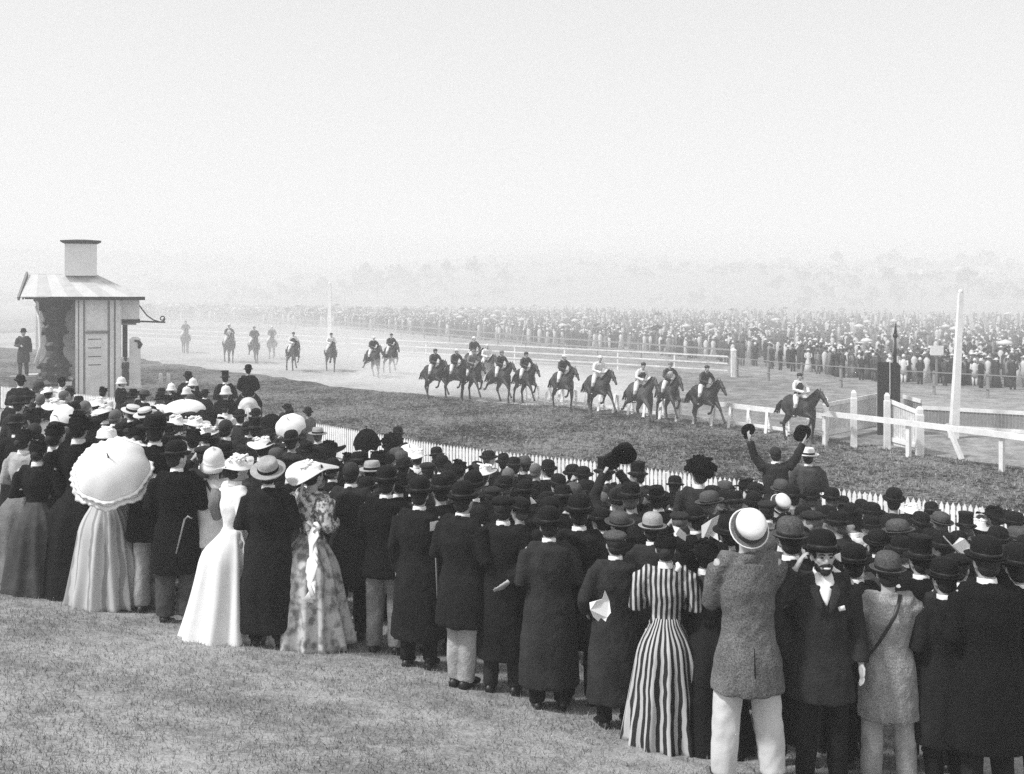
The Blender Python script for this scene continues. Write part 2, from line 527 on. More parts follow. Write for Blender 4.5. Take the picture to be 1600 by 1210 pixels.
for z in (0.28, 0.86):
    mb = MB()
    for a, b in zip(fl, fl[1:]):
        n = Vector((-(b - a).y, (b - a).x, 0)).normalized() * 0.02
        mb.bar(a - o0 + n + Vector((0, 0, z)), b - o0 + n + Vector((0, 0, z)), 0.04, 0.09)
    obj('rail', mb, 'white paint', pf)
for p, d in walk(fl, 2.6):
    n = Vector((-d.y, d.x, 0))
    mb = MB(); mb.box(p - o0 + n * 0.09 + Vector((0, 0, 0.5)), (0.1, 0.1, 1.04), Matrix.Rotation(math.atan2(d.y, d.x), 3, 'Z'))
    obj('post', mb, 'white paint', pf)

# ------------------------------------------------------------------ running rails and fences on the far side
def rail_fence(name, label, pts, H, rails, step, m, rt=0.05, rh=0.12, post=0.1, brace=False, cap=None):
    o = thing(name, label, 'fence', pts[0])
    b0 = pts[0]
    for z in rails:
        mb = MB()
        hh = rh if z == rails[0] or not cap else cap
        for a, b in zip(pts, pts[1:]):
            mb.bar(a - b0 + Vector((0, 0, z)), b - b0 + Vector((0, 0, z)), rt, hh)
        obj('rail', mb, m, o)
    for p, d in walk(pts, step):
        n = Vector((-d.y, d.x, 0))
        mb = MB(); mb.box(p - b0 + n * (rt / 2 + post / 2 + 0.003) + Vector((0, 0, H / 2)), (post, post, H), Matrix.Rotation(math.atan2(d.y, d.x), 3, 'Z'))
        obj('post', mb, m, o)
        if brace:
            mb = MB(); q = p - b0
            mb.bar(q - n * (rt / 2 + 0.05) + Vector((0, 0, H - 0.14)), q - n * 0.5 + d * 0.25 + Vector((0, 0, 0.0)), 0.1, 0.1)
            obj('brace', mb, m, o)
    return o
V = Vector
rl = [at(940, 648, 0), at(1048, 661, 0), at(1120, 669, 0), at(1226, 683, 0), at(1290, 690, 0)]
rl = [at(820, 625), at(960, 644), at(1060, 657), at(1131, 666), at(1210, 677), at(1288, 687)]
rl = [V((p.x, p.y, 0)) for p in rl]
rail_fence('running_rail', 'white running rail with leaning braces beside the leading horses', rl, 0.98, [0.9, 0.2], 0.95, 'white paint', rh=0.2, brace=True, cap=0.13)
rl2 = [at(1286, 646, 1.2), at(1400, 659, 1.2), at(1560, 679, 1.2), at(1700, 697, 1.2)]
rl2 = [V((p.x, p.y, 0)) for p in rl2]
rail_fence('running_rail', 'thick white rail passing in front of the winning post enclosure', rl2, 1.1, [1.2], 3.4, 'white paint', rt=0.09, rh=0.19, post=0.14)

# three rails far side
f1 = [at(200, 533), at(400, 543), at(540, 552), at(800, 568), at(1000, 580), at(1137, 589)]
rail_fence('rail_fence', 'thin three rail fence running behind the galloping pack', f1, 1.35, [1.3, 0.85, 0.4], 4.5, 'old white paint', rh=0.09, post=0.11)
mb = MB(); e = f1[-1]; mb.box((0, 0, 0.85), (0.3, 0.3, 1.7)); mb.lathe([(0.24, 1.7), (0.02, 1.86)], n=4)
tag(obj('gate_post', mb, 'white paint'), 'stout white end post of the three rail fence', 'post').location = e + V((0.35, -0.1, 0))
f2 = [at(250, 503), at(400, 510), at(560, 521), at(700, 533), at(850, 549), at(1000, 561), at(1140, 573)]
rail_fence('rail_fence', 'distant two rail barrier holding back the far crowd on the left', f2, 1.25, [1.2, 0.65], 5.0, 'grey paint', rh=0.12, post=0.12)
f3 = [at(1150, 590), at(1270, 603), at(1400, 614), at(1560, 624), at(1720, 636)]
rail_fence('rail_fence', 'white posted fence in front of the far crowd on the right', f3, 1.3, [1.22, 0.5], 2.7, 'grey paint', rh=0.05, post=0.13)

# low paling fence behind the rail, far right
def paling(name, label, a, b, H0, H1, step, m, rm, parts_posts=(), gap=0.15):
    o = thing(name, label, 'fence', a)
    d = (b - a); L = d.length; d.normalize(); n = V((-d.y, d.x, 0))
    mb = MB(); s = step / 2
    while s < L - step / 3:
        t = s / L; h = H0 + (H1 - H0) * t; q = d * s + V((0, 0, (b.z - a.z) * t))
        wv = step / 2 - 0.006
        vs = [q + d * i + n * k + V((0, 0, z)) for k in (-0.01, 0.01) for i, z in ((-wv, gap), (wv, gap), (wv, h), (-wv, h))]
        mb.add(vs, [(3, 2, 1, 0), (4, 5, 6, 7), (0, 1, 5, 4), (1, 2, 6, 5), (2, 3, 7, 6), (3, 0, 4, 7)])
        s += step
    obj('palings', mb, m, o)
    for f in (0.97, 0.2):
        mb = MB(); mb.bar(V((0, 0, H0 * f)) - n * 0.035, d * L + V((0, 0, H1 * f)) - n * 0.035, 0.045, 0.15)
        obj('rail', mb, rm, o)
    return o
low_a = at(1440, 672); low_b = at(1720, 690)
paling('paling_fence', 'low dark paling fence with white rail behind the white pole', low_a, low_b, 0.95, 0.95, 0.13, 'grey paint', 'white paint')

# winning post enclosure: two wings of boards
A0 = at(1290, 689); A1 = at(1371, 673); B0 = at(1334, 699); C0 = at(1386, 702); D0 = at(1437, 712)
paling('paling_fence', 'slanting board wing left of the winning post', A0, A1, 1.42, 1.5, 0.12, 'old white paint', 'white paint')
paling('paling_fence', 'slanting board wing right of the winning post', C0 + V((0.1, 0.25, 0)), D0 + V((0, 0.15, 0)), 1.82, 1.55, 0.12, 'old white paint', 'white paint')
paling('paling_fence', 'short return of boards behind the winning post', at(1412, 676), at(1440, 681), 1.5, 1.4, 0.12, 'grey paint', 'white paint')
for p, h, wd, lb in ((A0, 1.68, 0.2, 'squat white post at the left end of the board wing'), (B0, 2.1, 0.2, 'tall white post in front of the board wing, left of the black winning post'),
                     (C0, 2.05, 0.2, 'tall white post directly before the black winning post'), (D0, 1.72, 0.24, 'thick white post at the right end of the board wing')):
    mb = MB(); mb.lathe([(wd * .74, 0), (wd * .72, h - 0.3), (wd * .60, h - 0.27), (wd * .60, h - 0.1), (wd * 0.25, h)], n=4, M=Matrix.Rotation(math.radians(38), 3, 'Z'))
    tag(obj('fence_post', mb, 'white paint'), lb, 'post', 'white posts of the winning post enclosure').location = p
wp = thing('winning_post', 'black double board winning post topped by a ball and spike', 'post', at(1389, 680), math.radians(0))
sc = wp.location.y / F
mb = MB(); mb.box((-8.6 * sc, 0, 57 * sc), (18 * sc, 0.12, 114 * sc)); obj('board', mb, 'black paint', wp)
mb = MB(); mb.rings([[V((x * sc, y, z * sc)) for x, z in ((.6, 1), (17.5, 1), (17.5, 108), (14, 113), (.6, 113))] for y in (0.1, -0.02)]); obj('board', mb, 'black paint', wp)
mb = MB(); mb.bar((0.6 * sc, -0.05, 62 * sc), (0.6 * sc, -0.05, 116 * sc), 0.03, 0.03, V((0, 1, 0))); obj('sighting_strip', mb, 'white paint', wp)
mb = MB(); mb.tube([(10 * sc, 0.05, 113 * sc), (10.4 * sc, 0.05, 152 * sc)], [0.075, 0.05]); obj('spike_shaft', mb, 'iron', wp, True)
mb = MB(); mb.ball((10.6 * sc, 0.05, 155 * sc), 0.1); obj('ball', mb, 'iron', wp, True)
mb = MB(); mb.tube([(10.6 * sc, 0.05, 156 * sc), (11.4 * sc, 0.05, 177 * sc)], [0.07, 0.01]); obj('spike', mb, 'iron', wp, True)

def pole(label, px, py, h, wb, wt, lean, m='white paint'):
    o = thing('white_pole', label, 'pole', at(px, py))
    mb = MB(); mb.rings([[V((lean * t + s1 * ww / 2, s2 * ww / 2, h * t)) for s1, s2 in ((-1, -1), (1, -1), (1, 1), (-1, 1))] for t, ww in ((0, wb), (0.5, (wb + wt) / 2), (1, wt))])
    obj('shaft', mb, m, o)
    mb = MB(); mb.ball((lean, 0, h + wt * .3), wt * .55); obj('finial', mb, m, o, True)
    return o
pole('tall tapering white pole standing behind the rail at the far right', 1490, 685, 5.65, 0.30, 0.17, 0.28)
pole('tall thin white pole standing behind the galloping horses on the left', 515, 553, 5.85, 0.40, 0.22, 0.02)
mb = MB(); a = at(1503, 718); mb.bar((0, 0, 0), (-0.3, 0.5, 1.15), 0.16, 0.12); tag(obj('brace', mb, 'white paint'), 'leaning white brace propping the rail below the tall white pole', 'brace').location = a
# notice board over the far crowd
nb = thing('notice_board', 'blank white notice board raised above the far crowd on the right', 'board', at(1464, 603))
sb = nb.location.y / F
mb = MB(); mb.box((0, 0, 55 * sb), (20 * sb, 0.06, 15 * sb)); obj('panel', mb, 'white paint', nb)
mb = MB(); mb.bar((0, 0.08, 0), (0, 0.08, 59 * sb), 0.1, 0.1, V((0, 1, 0))); obj('post', mb, 'grey paint', nb)
# two short white bollards left, beyond the judge's box
for px, lb in ((251, 'left one of two short round white posts beside the box'), (263, 'right one of two short round white posts beside the box')):
    mb = MB(); mb.lathe([(0.1, 0), (0.1, 1.15), (0.09, 1.22), (0.03, 1.27)], n=14)
    q = at(px, 583, 1.27); o = obj('bollard', mb, 'white paint', None, True); o.location = (q.x, q.y, 0.0)
    tag(o, lb, 'post', 'short white posts')

# ------------------------------------------------------------------ judge's box (left)
JB = at(155, 632, 0.0)       # foot of the white panel wall
js = JB.y / F                # metres per photo pixel at the box
JR = math.radians(21)      # the box faces the lawn
jb = thing('judge_box', 'white timber judge box with striped hipped roof and open bay on its left', 'building', JB, JR)
jb.scale = (.93, .93, 1)
def JT(p):
    return JB + Matrix.Rotation(JR, 3, 'Z') @ V((p.x * .93, p.y * .93, p.z))
def J(px, py, dy=0.0): return V(((px - 155) * js, dy, (632 - py) * js))
def panel(name, x0, x1, y0, y1, dy, th, m, parent=jb):
    mb = MB(); a = J(x0, y1, dy); b = J(x1, y0, dy)
    mb.box(((a.x + b.x) / 2, dy + th / 2, (a.z + b.z) / 2), (b.x - a.x, th, b.z - a.z)); return obj(name, mb, m, parent)
wall = panel('wall', 118, 190, 465, 634, 0.0, 0.12, 'white paint')
for x0, x1 in ((118, 122), (124, 130), (172, 178), (181, 188)):
    panel('pilaster', x0, x1, 465, 633, -0.055, 0.052, 'white paint', jb)
for x0, x1 in ((122.2, 123.8), (130.2, 133), (168.5, 171.8), (178.2, 180.8)):
    panel('trim', x0, x1, 466, 633, -0.02, 0.017, 'grey paint', jb)
door = panel('door', 134, 168, 521, 632, -0.04, 0.037, 'white paint')
panel('lintel', 134, 168.3, 517.5, 521, -0.12, 0.117, 'grey paint', door)
for y in (530, 543.5, 557, 570): panel('louvre', 138, 158, y - 0.5, y + 0.6, -0.055, 0.013, 'black paint', door)
panel('upper_panel', 135, 167.5, 467, 516, -0.03, 0.027, 'white paint', jb)
# side and back walls, set back to give the box depth
panel('wall', 60, 190, 465, 634, 2.0, 0.12, 'white paint')
mb = MB(); mb.box((J(190, 0).x - 0.06, 1.06, (632 - 549.5) * js), (0.12, 1.87, 169 * js)); obj('wall', mb, 'white paint', jb)
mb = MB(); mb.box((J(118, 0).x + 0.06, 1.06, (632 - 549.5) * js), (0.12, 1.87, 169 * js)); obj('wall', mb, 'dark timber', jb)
# left bay: slim post, eave board and stepped platform
panel('post', 57, 62, 470, 545, 0.3, 0.15, 'white paint')
mb = MB(); mb.tube([J(57, 478, 0.3), J(63, 500, 0.28), J(64, 540, 0.25), J(58, 566, 0.2)], [0.05, 0.07, 0.06, 0.12]); obj('bracket', mb, 'white paint', jb, True)
# roof: hipped, with alternate light and grey sheets
ev = [J(36, 463, -0.6), J(226, 464, -0.6), J(222, 464, 2.6), J(36, 463, 2.6)]
rg = [J(46, 429, 1.0), J(152, 431, 1.0)]
R = []
def roofstrip(mbx, a, b, c, d_):
    nrm = (b - a).cross(d_ - a).normalized() * 0.05
    vs = [a, b, c, d_, a - nrm, b - nrm, c - nrm, d_ - nrm]
    mbx.add(vs, [(0, 1, 2, 3), (7, 6, 5, 4), (0, 4, 5, 1), (1, 5, 6, 2), (2, 6, 7, 3), (3, 7, 4, 0)])
light, dark = MB(), MB()
N = 8
for i in range(N):
    for e0, e1 in ((ev[0], ev[1]), (ev[3], ev[2])):
        a = e0.lerp(e1, i / N); b = e0.lerp(e1, (i + 1) / N); c = rg[0].lerp(rg[1], (i + 1) / N); d_ = rg[0].lerp(rg[1], i / N)
        roofstrip(dark if i % 2 else light, a, b, c, d_)
for i in range(4):
    a = ev[1].lerp(ev[2], i / 4); b = ev[1].lerp(ev[2], (i + 1) / 4)
    roofstrip(dark if i % 2 == 0 else light, a, b, rg[1] + V((0, 0, 0.001 * i)), rg[1] + V((0.01, 0, 0.001 * i)))
    a = ev[0].lerp(ev[3], i / 4); b = ev[0].lerp(ev[3], (i + 1) / 4)
mat('pale roof sheet', 0.64, 0.6, var=0.08, scale=3); mat('grey roof sheet', 0.53, 0.6, var=0.12, scale=3)
roof = obj('roof', light, 'pale roof sheet', jb)
obj('roof_stripes', dark, 'grey roof sheet', roof)
mb = MB()
for a, b in ((ev[0] + V((1.3, 0, 0)), ev[1]), (ev[1], ev[2]), (ev[2], ev[3])):
    mb.bar(a + V((0, 0, -0.09)), b + V((0, 0, -0.09)), 0.08, 0.16)
obj('eave_gutter', mb, 'black paint', roof)
mb = MB(); mb.bar(ev[0] + V((-0.1, 0.0, -0.1)), rg[0] + V((-0.1, 0, 0.05)), 0.1, 0.2); mb.bar(ev[3] + V((-0.1, 0, -0.1)), rg[0] + V((-0.1, 0, 0.05)), 0.1, 0.2)
obj('barge_board', mb, 'grey paint', roof)
mb = MB(); mb.rings([[V((x, y, z)) for x, z in ((ev[0].x + 0.1, ev[0].z), (J(118, 0).x, ev[0].z), (J(118, 0).x, ev[0].z - 0.06), (ev[0].x + 0.1, ev[0].z - 0.06))] for y in (-0.4, 2.4)])
obj('ceiling', mb, 'dark timber', jb)
# cupola: pale lantern whose dark cap floats over the haze
mb = MB(); c0 = J(126, 432, 1.0); mb.box((c0.x, 1.0, c0.z + 26 * js), (50 * js, 1.1, 50 * js)); cup = obj('cupola', mb, 'white linen', jb)
mb = MB(); mb.rings([[V((c0.x + sx * hw, 1.0 + sy_ * hw * .75, c0.z + z * js)) for sx, sy_ in ((-1, -1), (1, -1), (1, 1), (-1, 1))] for hw, z in ((26 * js, 51.5), (32 * js, 54.5), (32 * js, 56), (8 * js, 58))]); obj('cap', mb, 'black paint', cup)
# right side: hanging box with moulding, iron scroll bracket
panel('signal_box', 186, 219, 466, 500, 0.25, 1.2, 'white paint')
panel('moulding', 185, 220, 500, 506, 0.2, 1.3, 'black paint')
panel('moulding', 190, 214, 506.2, 509, 0.25, 1.1, 'grey paint')
mb = MB()
mb.tube([J(219, 478, 0.8), J(224, 485, 0.8), J(232, 495, 0.8), J(242, 502, 0.8), J(252, 505, 0.8)], 0.035, n=6)
mb.tube([J(219, 504, 0.8), J(262, 506, 0.8)], 0.05, n=6)
sp = [J(257 + 4.2 * math.cos(t) * (1 - t / 14), 500 - 4.2 * math.sin(t) * (1 - t / 14), 0.8) for t in [k * 0.5 - 1.5 for k in range(17)]]
mb.tube(sp, 0.03, n=6); obj('scroll_bracket', mb, 'iron', jb, True)
panel('post', 192, 200, 509, 560, 0.5, 0.3, 'black paint')
# free standing post with ledge at right of the box
wpst = thing('white_post', 'white square post with a narrow ledge just right of the judge box', 'post', at(211, 628))
q = wpst.location.y / F
mb = MB(); mb.rings([[V((s1 * r, s2 * r, z)) for s1, s2 in ((-1, -1), (1, -1), (1, 1), (-1, 1))] for r, z in ((5 * q, -0.6), (5 * q, 24 * q), (6.5 * q, 24.5 * q), (6.5 * q, 98 * q), (4 * q, 101 * q))]); obj('shaft', mb, 'white paint', wpst)
mb = MB(); mb.box((-4 * q, -0.1, 23 * q), (26 * q, 0.5, 2.5 * q)); obj('ledge', mb, 'white paint', wpst)
mb = MB(); mb.tube([(2 * q, -0.24, 96 * q), (8 * q, -0.24, 95 * q), (11 * q, -0.24, 90 * q), (9 * q, -0.24, 84 * q)], [0.05, 0.08, 0.13, 0.07]); obj('iron_bell', mb, 'iron', wpst, True)
# ornate dark column in the open bay and its stepped base
oc = thing('iron_column', 'dark ornate turned column under the open bay of the judge box', 'column', JT(J(85, 632, 0.9)), JR)
mb = MB()
pr = [(24, 30), (25, 34), (20, 40), (22, 46), (19, 52), (23, 60), (21, 66), (14, 74), (12, 84), (15, 92), (11, 98), (14, 108), (18, 114), (17, 120), (13, 126), (15, 134), (17, 142), (23, 152), (30, 162), (30, 167), (24, 168)]
prof = [(r * js * (1 + 0.05 * math.sin(i * 2.1)), z * js) for i, (r, z) in enumerate(pr)]
mb.lathe(prof, n=18); obj('shaft', mb, 'iron', oc, False)
mb = MB()
for k in range(9):
    a = k * 2 * math.pi / 9
    for z, r in ((150, 22), (128, 14), (112, 18), (60, 23), (46, 22)):
        mb.ball((math.cos(a) * r * js, math.sin(a) * r * js, z * js), 0.09 + 0.04 * (k % 2))
obj('ornaments', mb, 'iron', oc, True)
st = thing('stepped_plinth', 'stepped white and dark plinth under the ornate column', 'plinth', JT(J(72, 632, 0.2)), JR)
for i, (x0, x1, z0, z1, m_) in enumerate(((-36, 36, 0, 22, 'grey paint'), (-34, 30, 22.1, 30, 'old white paint'), (-31, 38, 30.1, 36, 'white paint'), (-28, 30, 36.1, 41, 'black paint'), (-26, 26, 41.1, 47, 'old white paint'))):
    mb = MB(); mb.box(((x0 + x1) / 2 * js, 0.9, (z0 + z1) / 2 * js), ((x1 - x0) * js, 2.2 - 0.25 * i, (z1 - z0) * js)); obj('step', mb, m_, st)

# ------------------------------------------------------------------ people
def M3(turn, tilt):      # turn about z (degrees, + = left), tilt forward
    return Matrix.Rotation(math.radians(turn), 3, 'Z') @ Matrix.Rotation(math.radians(-tilt), 3, 'X')

ARMS = {   # elbow, wrist for side s (x multiplied by s); figure faces +Y, 1.72 m
    'down': ((.245, -.03, 1.13), (.25, .06, .885)),
    'bent': ((.265, -.04, 1.14), (.12, .20, 1.12)),
    'hold': ((.27, .02, 1.15), (.16, .25, 1.25)),
    'face': ((.29, .14, 1.27), (.11, .15, 1.55)),
    'hatup': ((.33, .08, 1.60), (.24, .12, 1.87)),
    'wave': ((.36, .03, 1.62), (.44, .06, 1.90)),
    'behind': ((.27, -.06, 1.15), (.08, -.15, 1.02)),
    'hip': ((.36, -.06, 1.18), (.19, .06, 1.05)),
    'salute': ((.35, .10, 1.27), (.205, .12, 1.53)),
    'glass': ((.225, .06, 1.15), (.12, .25, 1.30)),
}
def joints(armL='down', armR='down', turn=0, tilt=0, stance=0.1, legs=None, lean=0.0, kneel=None):
    j = dict(pelvis=V((0, 0, .93)), waist=V((0, .005 + lean * .3, 1.08)), chest=V((0, lean * .6, 1.27)), top=V((0, lean, 1.42)), neck=V((0, .005 + lean, 1.47)), head=V((0, .03 + lean * 1.15, 1.605)))
    j['M'] = M3(turn, tilt)
    for s, nm, a in ((-1, 'L', armL), (1, 'R', armR)):
        e, w_ = ARMS[a] if isinstance(a, str) else a
        j['sh' + nm] = V((s * .18, lean, 1.405)); j['el' + nm] = V((s * e[0], e[1] + lean * .8, e[2])); j['wr' + nm] = V((s * w_[0], w_[1] + lean * .8, w_[2]))
        j['hip' + nm] = V((s * .09, 0, .90)); j['kn' + nm] = V((s * (stance * .5 + .055), .015, .49)); j['an' + nm] = V((s * (stance + .01), -.02, .085))
        if legs: j['hip' + nm], j['kn' + nm], j['an' + nm] = [V((s * q[0], q[1], q[2])) for q in legs]
    return j

def hand(mb, w_, d, nrm, s, curl=0.5, k=1.0):
    """palm, four bent fingers of different lengths and a thumb from the side of the palm"""
    d = d.normalized(); nrm = (nrm - d * nrm.dot(d)).normalized(); sd = d.cross(nrm) * s
    mb.tube([w_ - d * .02, w_ + d * .02 * k, w_ + d * .06 * k, w_ + d * .092 * k], [.024, .033, .041, .036], [.02, .017, .016, .012], side=sd, n=10)
    for i, ln in enumerate((.070, .080, .075, .058)):
        b = w_ + d * .082 * k + sd * (.031 - .0205 * i) * k
        d1 = (d + sd * (.10 - .07 * i)).normalized()
        p1 = b + d1 * ln * .42 * k
        d2 = (d1 + nrm * curl).normalized(); p2 = p1 + d2 * ln * .34 * k
        d3 = (d2 + nrm * curl * 1.3).normalized(); p3 = p2 + d3 * ln * .3 * k
        mb.tube([b - d1 * .02, b, p1, p2, p3], [.0095, .0098, .0092, .0085, .0066], n=6)
    b = w_ + d * .022 * k + sd * .026 * k
    p1 = b + (d * .7 + sd * .8).normalized() * .036 * k; p2 = p1 + (d + sd * .25 + nrm * curl * .5).normalized() * .034 * k
    p3 = p2 + (d + nrm * curl * .6).normalized() * .024 * k
    mb.tube([b - sd * .01, b, p1, p2, p3], [.013, .0135, .0115, .0105, .008], n=6)

def body_mesh(j, vox=.013, fem=False, curl=.5, big=1.0):
    mb = MB()
    sw = .92 if fem else 1.0
    mb.tube([j['pelvis'] - V((0, 0, .08)), j['pelvis'], j['waist'], j['chest'], j['top'], j['neck']],
            [.13, .155, (.108 if fem else .13), .155 * sw, .128 * sw, .055], [.1, .108, .088, .105, .08, .055], n=16)
    hd = j['head']; M = j['M']
    mb.tube([j['neck'] - V((0, .01, .05)), j['neck'] + V((0, 0, .01)), hd + M @ V((0, -.018, -.05))], [.058, .052, .052], n=12)
    # skull, jaw, chin, nose, brow, cheek bones, lips, ears
    for c, r in (((0, -.012, .03), (.074, .096, .086)), ((0, .018, -.035), (.058, .074, .078)), ((0, .062, -.088), (.026, .024, .024)),
                 ((0, .070, .028), (.052, .022, .016)), ((-.036, .058, -.018), (.024, .024, .022)), ((.036, .058, -.018), (.024, .024, .022)),
                 ((0, .088, -.056), (.024, .010, .008)), ((0, .086, -.068), (.020, .010, .008))):
        mb.ball(hd + M @ V(c), r, M, nu=14, nv=10)
    mb.tube([hd + M @ V((0, .084, .018)), hd + M @ V((0, .108, -.020)), hd + M @ V((0, .098, -.034))], [.008, .013, .013], n=8)
    for s in (-1, 1):
        mb.ball(hd + M @ V((s * .077, -.005, -.012)), (.010, .019, .032), M, nu=8, nv=6)
        mb.ball(hd + M @ V((s * .031, .082, .006)), (.013, .010, .009), M, nu=8, nv=6)
    for s, nm in ((-1, 'L'), (1, 'R')):
        sh, el, wr = j['sh' + nm], j['el' + nm], j['wr' + nm]
        mb.tube([V((sh.x * .4, sh.y, sh.z + .01)), sh, sh.lerp(el, .4), el, el.lerp(wr, .3), wr], [.036, .048, .044, .038, .04, .026], n=10)
        d = wr - el
        inward = V((-s, .15, 0)) if abs(d.normalized().x) < .8 else V((0, -1, .2))
        hand(mb, wr, d + V((0, 0.001, 0)), inward, s, curl, big)
        hp, kn, an = j['hip' + nm], j['kn' + nm], j['an' + nm]
        mb.tube([hp + V((0, 0, .05)), hp, hp.lerp(kn, .45), kn, kn.lerp(an, .35), an], [.08, .088, .078, .054, .056, .036], n=10)
        mb.tube([an + V((0, -.05, -.03)), an + V((0, .0, -.04)), an + V((0, .10, -.055)), an + V((0, .17, -.06))], [.03, .04, .04, .025], [.03, .035, .025, .018], n=8)
    return mb.solid('body', vox, 3)

def coat_mesh(j, hem=.78, flare=.03, vox=.016, fit=0.0, fem=False, sleeve=.012, wr=.010, puff=0.0, seed=0., bare=0.0, stout=1.0):
    """jacket, frock coat or bodice: trunk, skirts of the coat and both sleeves as one cloth surface"""
    mb = MB(); e = .022
    p = j['pelvis']
    hz = V((p.x, p.y, hem))
    if fem: rx, ry = [.155, .15, .108 , .165, .148, .066], [.115, .112, .096, .128, .10, .062]
    else: rx, ry = [.19, .186, .158, .184, .168, .07], [.14, .134, .12, .132, .11, .068]
    rx = [(r + e * .4) * stout for r in rx]; ry = [(r + e * .3) * stout for r in ry]
    if hem < .95:
        pts = [hz, hz.lerp(p, .6), p, j['waist'], j['chest'], j['top'], j['neck'] - V((0, 0, .01))]
        rx = [rx[0] + flare, rx[0] + flare * .5] + rx[1:]; ry = [ry[0] + flare, ry[0] + flare * .5] + ry[1:]
    else:
        pts = [V((p.x, p.y, hem)), j['waist'], j['chest'], j['top'], j['neck'] - V((0, 0, .01))]; rx = [rx[1] * .9] + rx[2:]; ry = [ry[1] * .9] + ry[2:]
    mb.tube(pts, rx, ry, n=20)
    for s, nm in ((-1, 'L'), (1, 'R')):
        sh, el, w_ = j['sh' + nm], j['el' + nm], j['wr' + nm]
        w2 = el.lerp(w_, 1.0 - bare)
        a = .062 if not fem else .052
        pts = [V((sh.x * .35, sh.y, sh.z + .016)), V((sh.x * .8, sh.y, sh.z + .016)), sh + (el - sh) * .12, sh.lerp(el, .5), el, el.lerp(w2, .5), w2]
        mb.tube(pts, [a + .004, a + .014 + puff * .3, a + .014 + puff, a + .006 + puff * .5, a + .001, a - .005, a - .012 + sleeve * .4], n=12)
    if not fem:   # lapel roll at the nape
        mb.tube([j['neck'] + V((-.075, .01, -.02)), j['neck'] + V((-.05, -.05, .006)), j['neck'] + V((0, -.072, .012)), j['neck'] + V((.05, -.05, .006)), j['neck'] + V((.075, .01, -.02))], .018, n=6, side=(0, 0, 1))
    return mb.solid('coat', vox, 3, wr, 8.0, seed)

def trousers_mesh(j, vox=.015, wr=.011, seed=0., wide=1.0):
    mb = MB()
    mb.tube([j['waist'] - V((0, 0, .02)), j['pelvis'], j['pelvis'] - V((0, 0, .08))], [.145, .165, .15], [.105, .118, .11], n=16)
    for s, nm in ((-1, 'L'), (1, 'R')):
        hp, kn, an = j['hip' + nm], j['kn' + nm], j['an' + nm]
        d = (an - kn).normalized()
        mb.tube([hp + V((0, 0, .03)), hp.lerp(kn, .3), kn, kn.lerp(an, .5), an - d * .0 + V((0, 0, -.01))], [.088, .095, .078 * wide, .072 * wide, .07 * wide], n=12)
    return mb.solid('trousers', vox, 3, wr, 7.0, seed)

def shoes_mesh(j, s, nm):
    mb = MB()
    if 1:
        an = j['an' + nm]
        x0 = an.x
        mb.tube([V((x0, an.y - .075, .04)), V((x0, an.y - .02, .05)), V((x0 + s * .005, an.y + .08, .04)), V((x0 + s * .012, an.y + .16, .03)), V((x0 + s * .012, an.y + .20, .022))], [.03, .042, .046, .044, .02], [.036, .05, .038, .028, .014], n=10)
        mb.tube([an + V((0, -.01, -.04)), an + V((0, -.01, .04))], [.046, .05], n=10)
    return mb.mesh('shoe')

def collar_mesh(j, h=.036, tilt=8):
    mb = MB(); c = j['neck'] + V((0, .0, .002)); M = M3(0, tilt)
    n = 22; R = []
    for r, z in ((.066, -.012), (.062, h * .5), (.060, h), (.056, h), (.057, 0), (.061, -.012)):
        R.append([c + M @ V((r * math.cos(2 * math.pi * k / n), r * 1.06 * math.sin(2 * math.pi * k / n), z)) for k in range(n)])
    mb.rings(R, False)
    return mb.mesh('collar')

def hair_mesh(j, kind='short'):
    mb = MB(); hd = j['head']; M = j['M']
    mb.ball(hd + M @ V((0, -.022, .030)), (.083, .097, .088), M, nu=18, nv=12)
    mb.ball(hd + M @ V((0, -.045, -.025)), (.072, .062, .062), M, nu=14, nv=10)
    if kind == 'bun':
        mb.ball(hd + M @ V((0, -.105, -.01)), (.05, .045, .05), M, nu=12, nv=8)
        mb.ball(hd + M @ V((0, .03, .085)), (.07, .06, .035), M, nu=12, nv=8)
    if kind == 'bald': pass
    for i in range(len(mb.v)):
        v = Vector(mb.v[i]); v += (v - hd).normalized() * .004 * noise.noise(v * 45); mb.v[i] = tuple(v)
    return mb.mesh('hair')

def skirt_mesh(top=1.06, r0=.118, r1=.34, folds=15, amp=.05, bustle=.10, hem=.02, seed=0., train=0.0, lift=0.0, n=150):
    mb = MB(); R = []
    m = 20
    for i in range(m + 1):
        t = i / m
        z = top + (hem - top) * t
        prof = .62 * smooth(t * 3.2) * .5 + .69 * t
        rad = r0 + (r1 - r0) * prof
        ring = []
        for k in range(n):
            th = 2 * math.pi * k / n
            f = math.sin(folds * th + 1.6 * math.sin(th * 2 + seed) + .4 * math.sin(t * 4 + th * 5)) 
            f = f if f > 0 else f * .55
            a = amp * (t ** .8) * (0.7 + .6 * noise.noise(V((math.cos(th) * 1.5 + seed, math.sin(th) * 1.5, t))))
            r = rad + a * f
            back = max(0, -math.sin(th))
            r += bustle * back ** 1.5 * smooth(t * 5) * (1 - .45 * t) + train * back ** 2 * t * t
            zz = z + (.012 * math.sin(th * folds + seed) * t) + (lift * max(0, math.cos(th)) * t)
            ring.append(V((r * math.cos(th), r * .9 * math.sin(th), max(zz, .01))))
        R.append(ring)
    mb.rings(R)
    return mb.mesh('skirt')

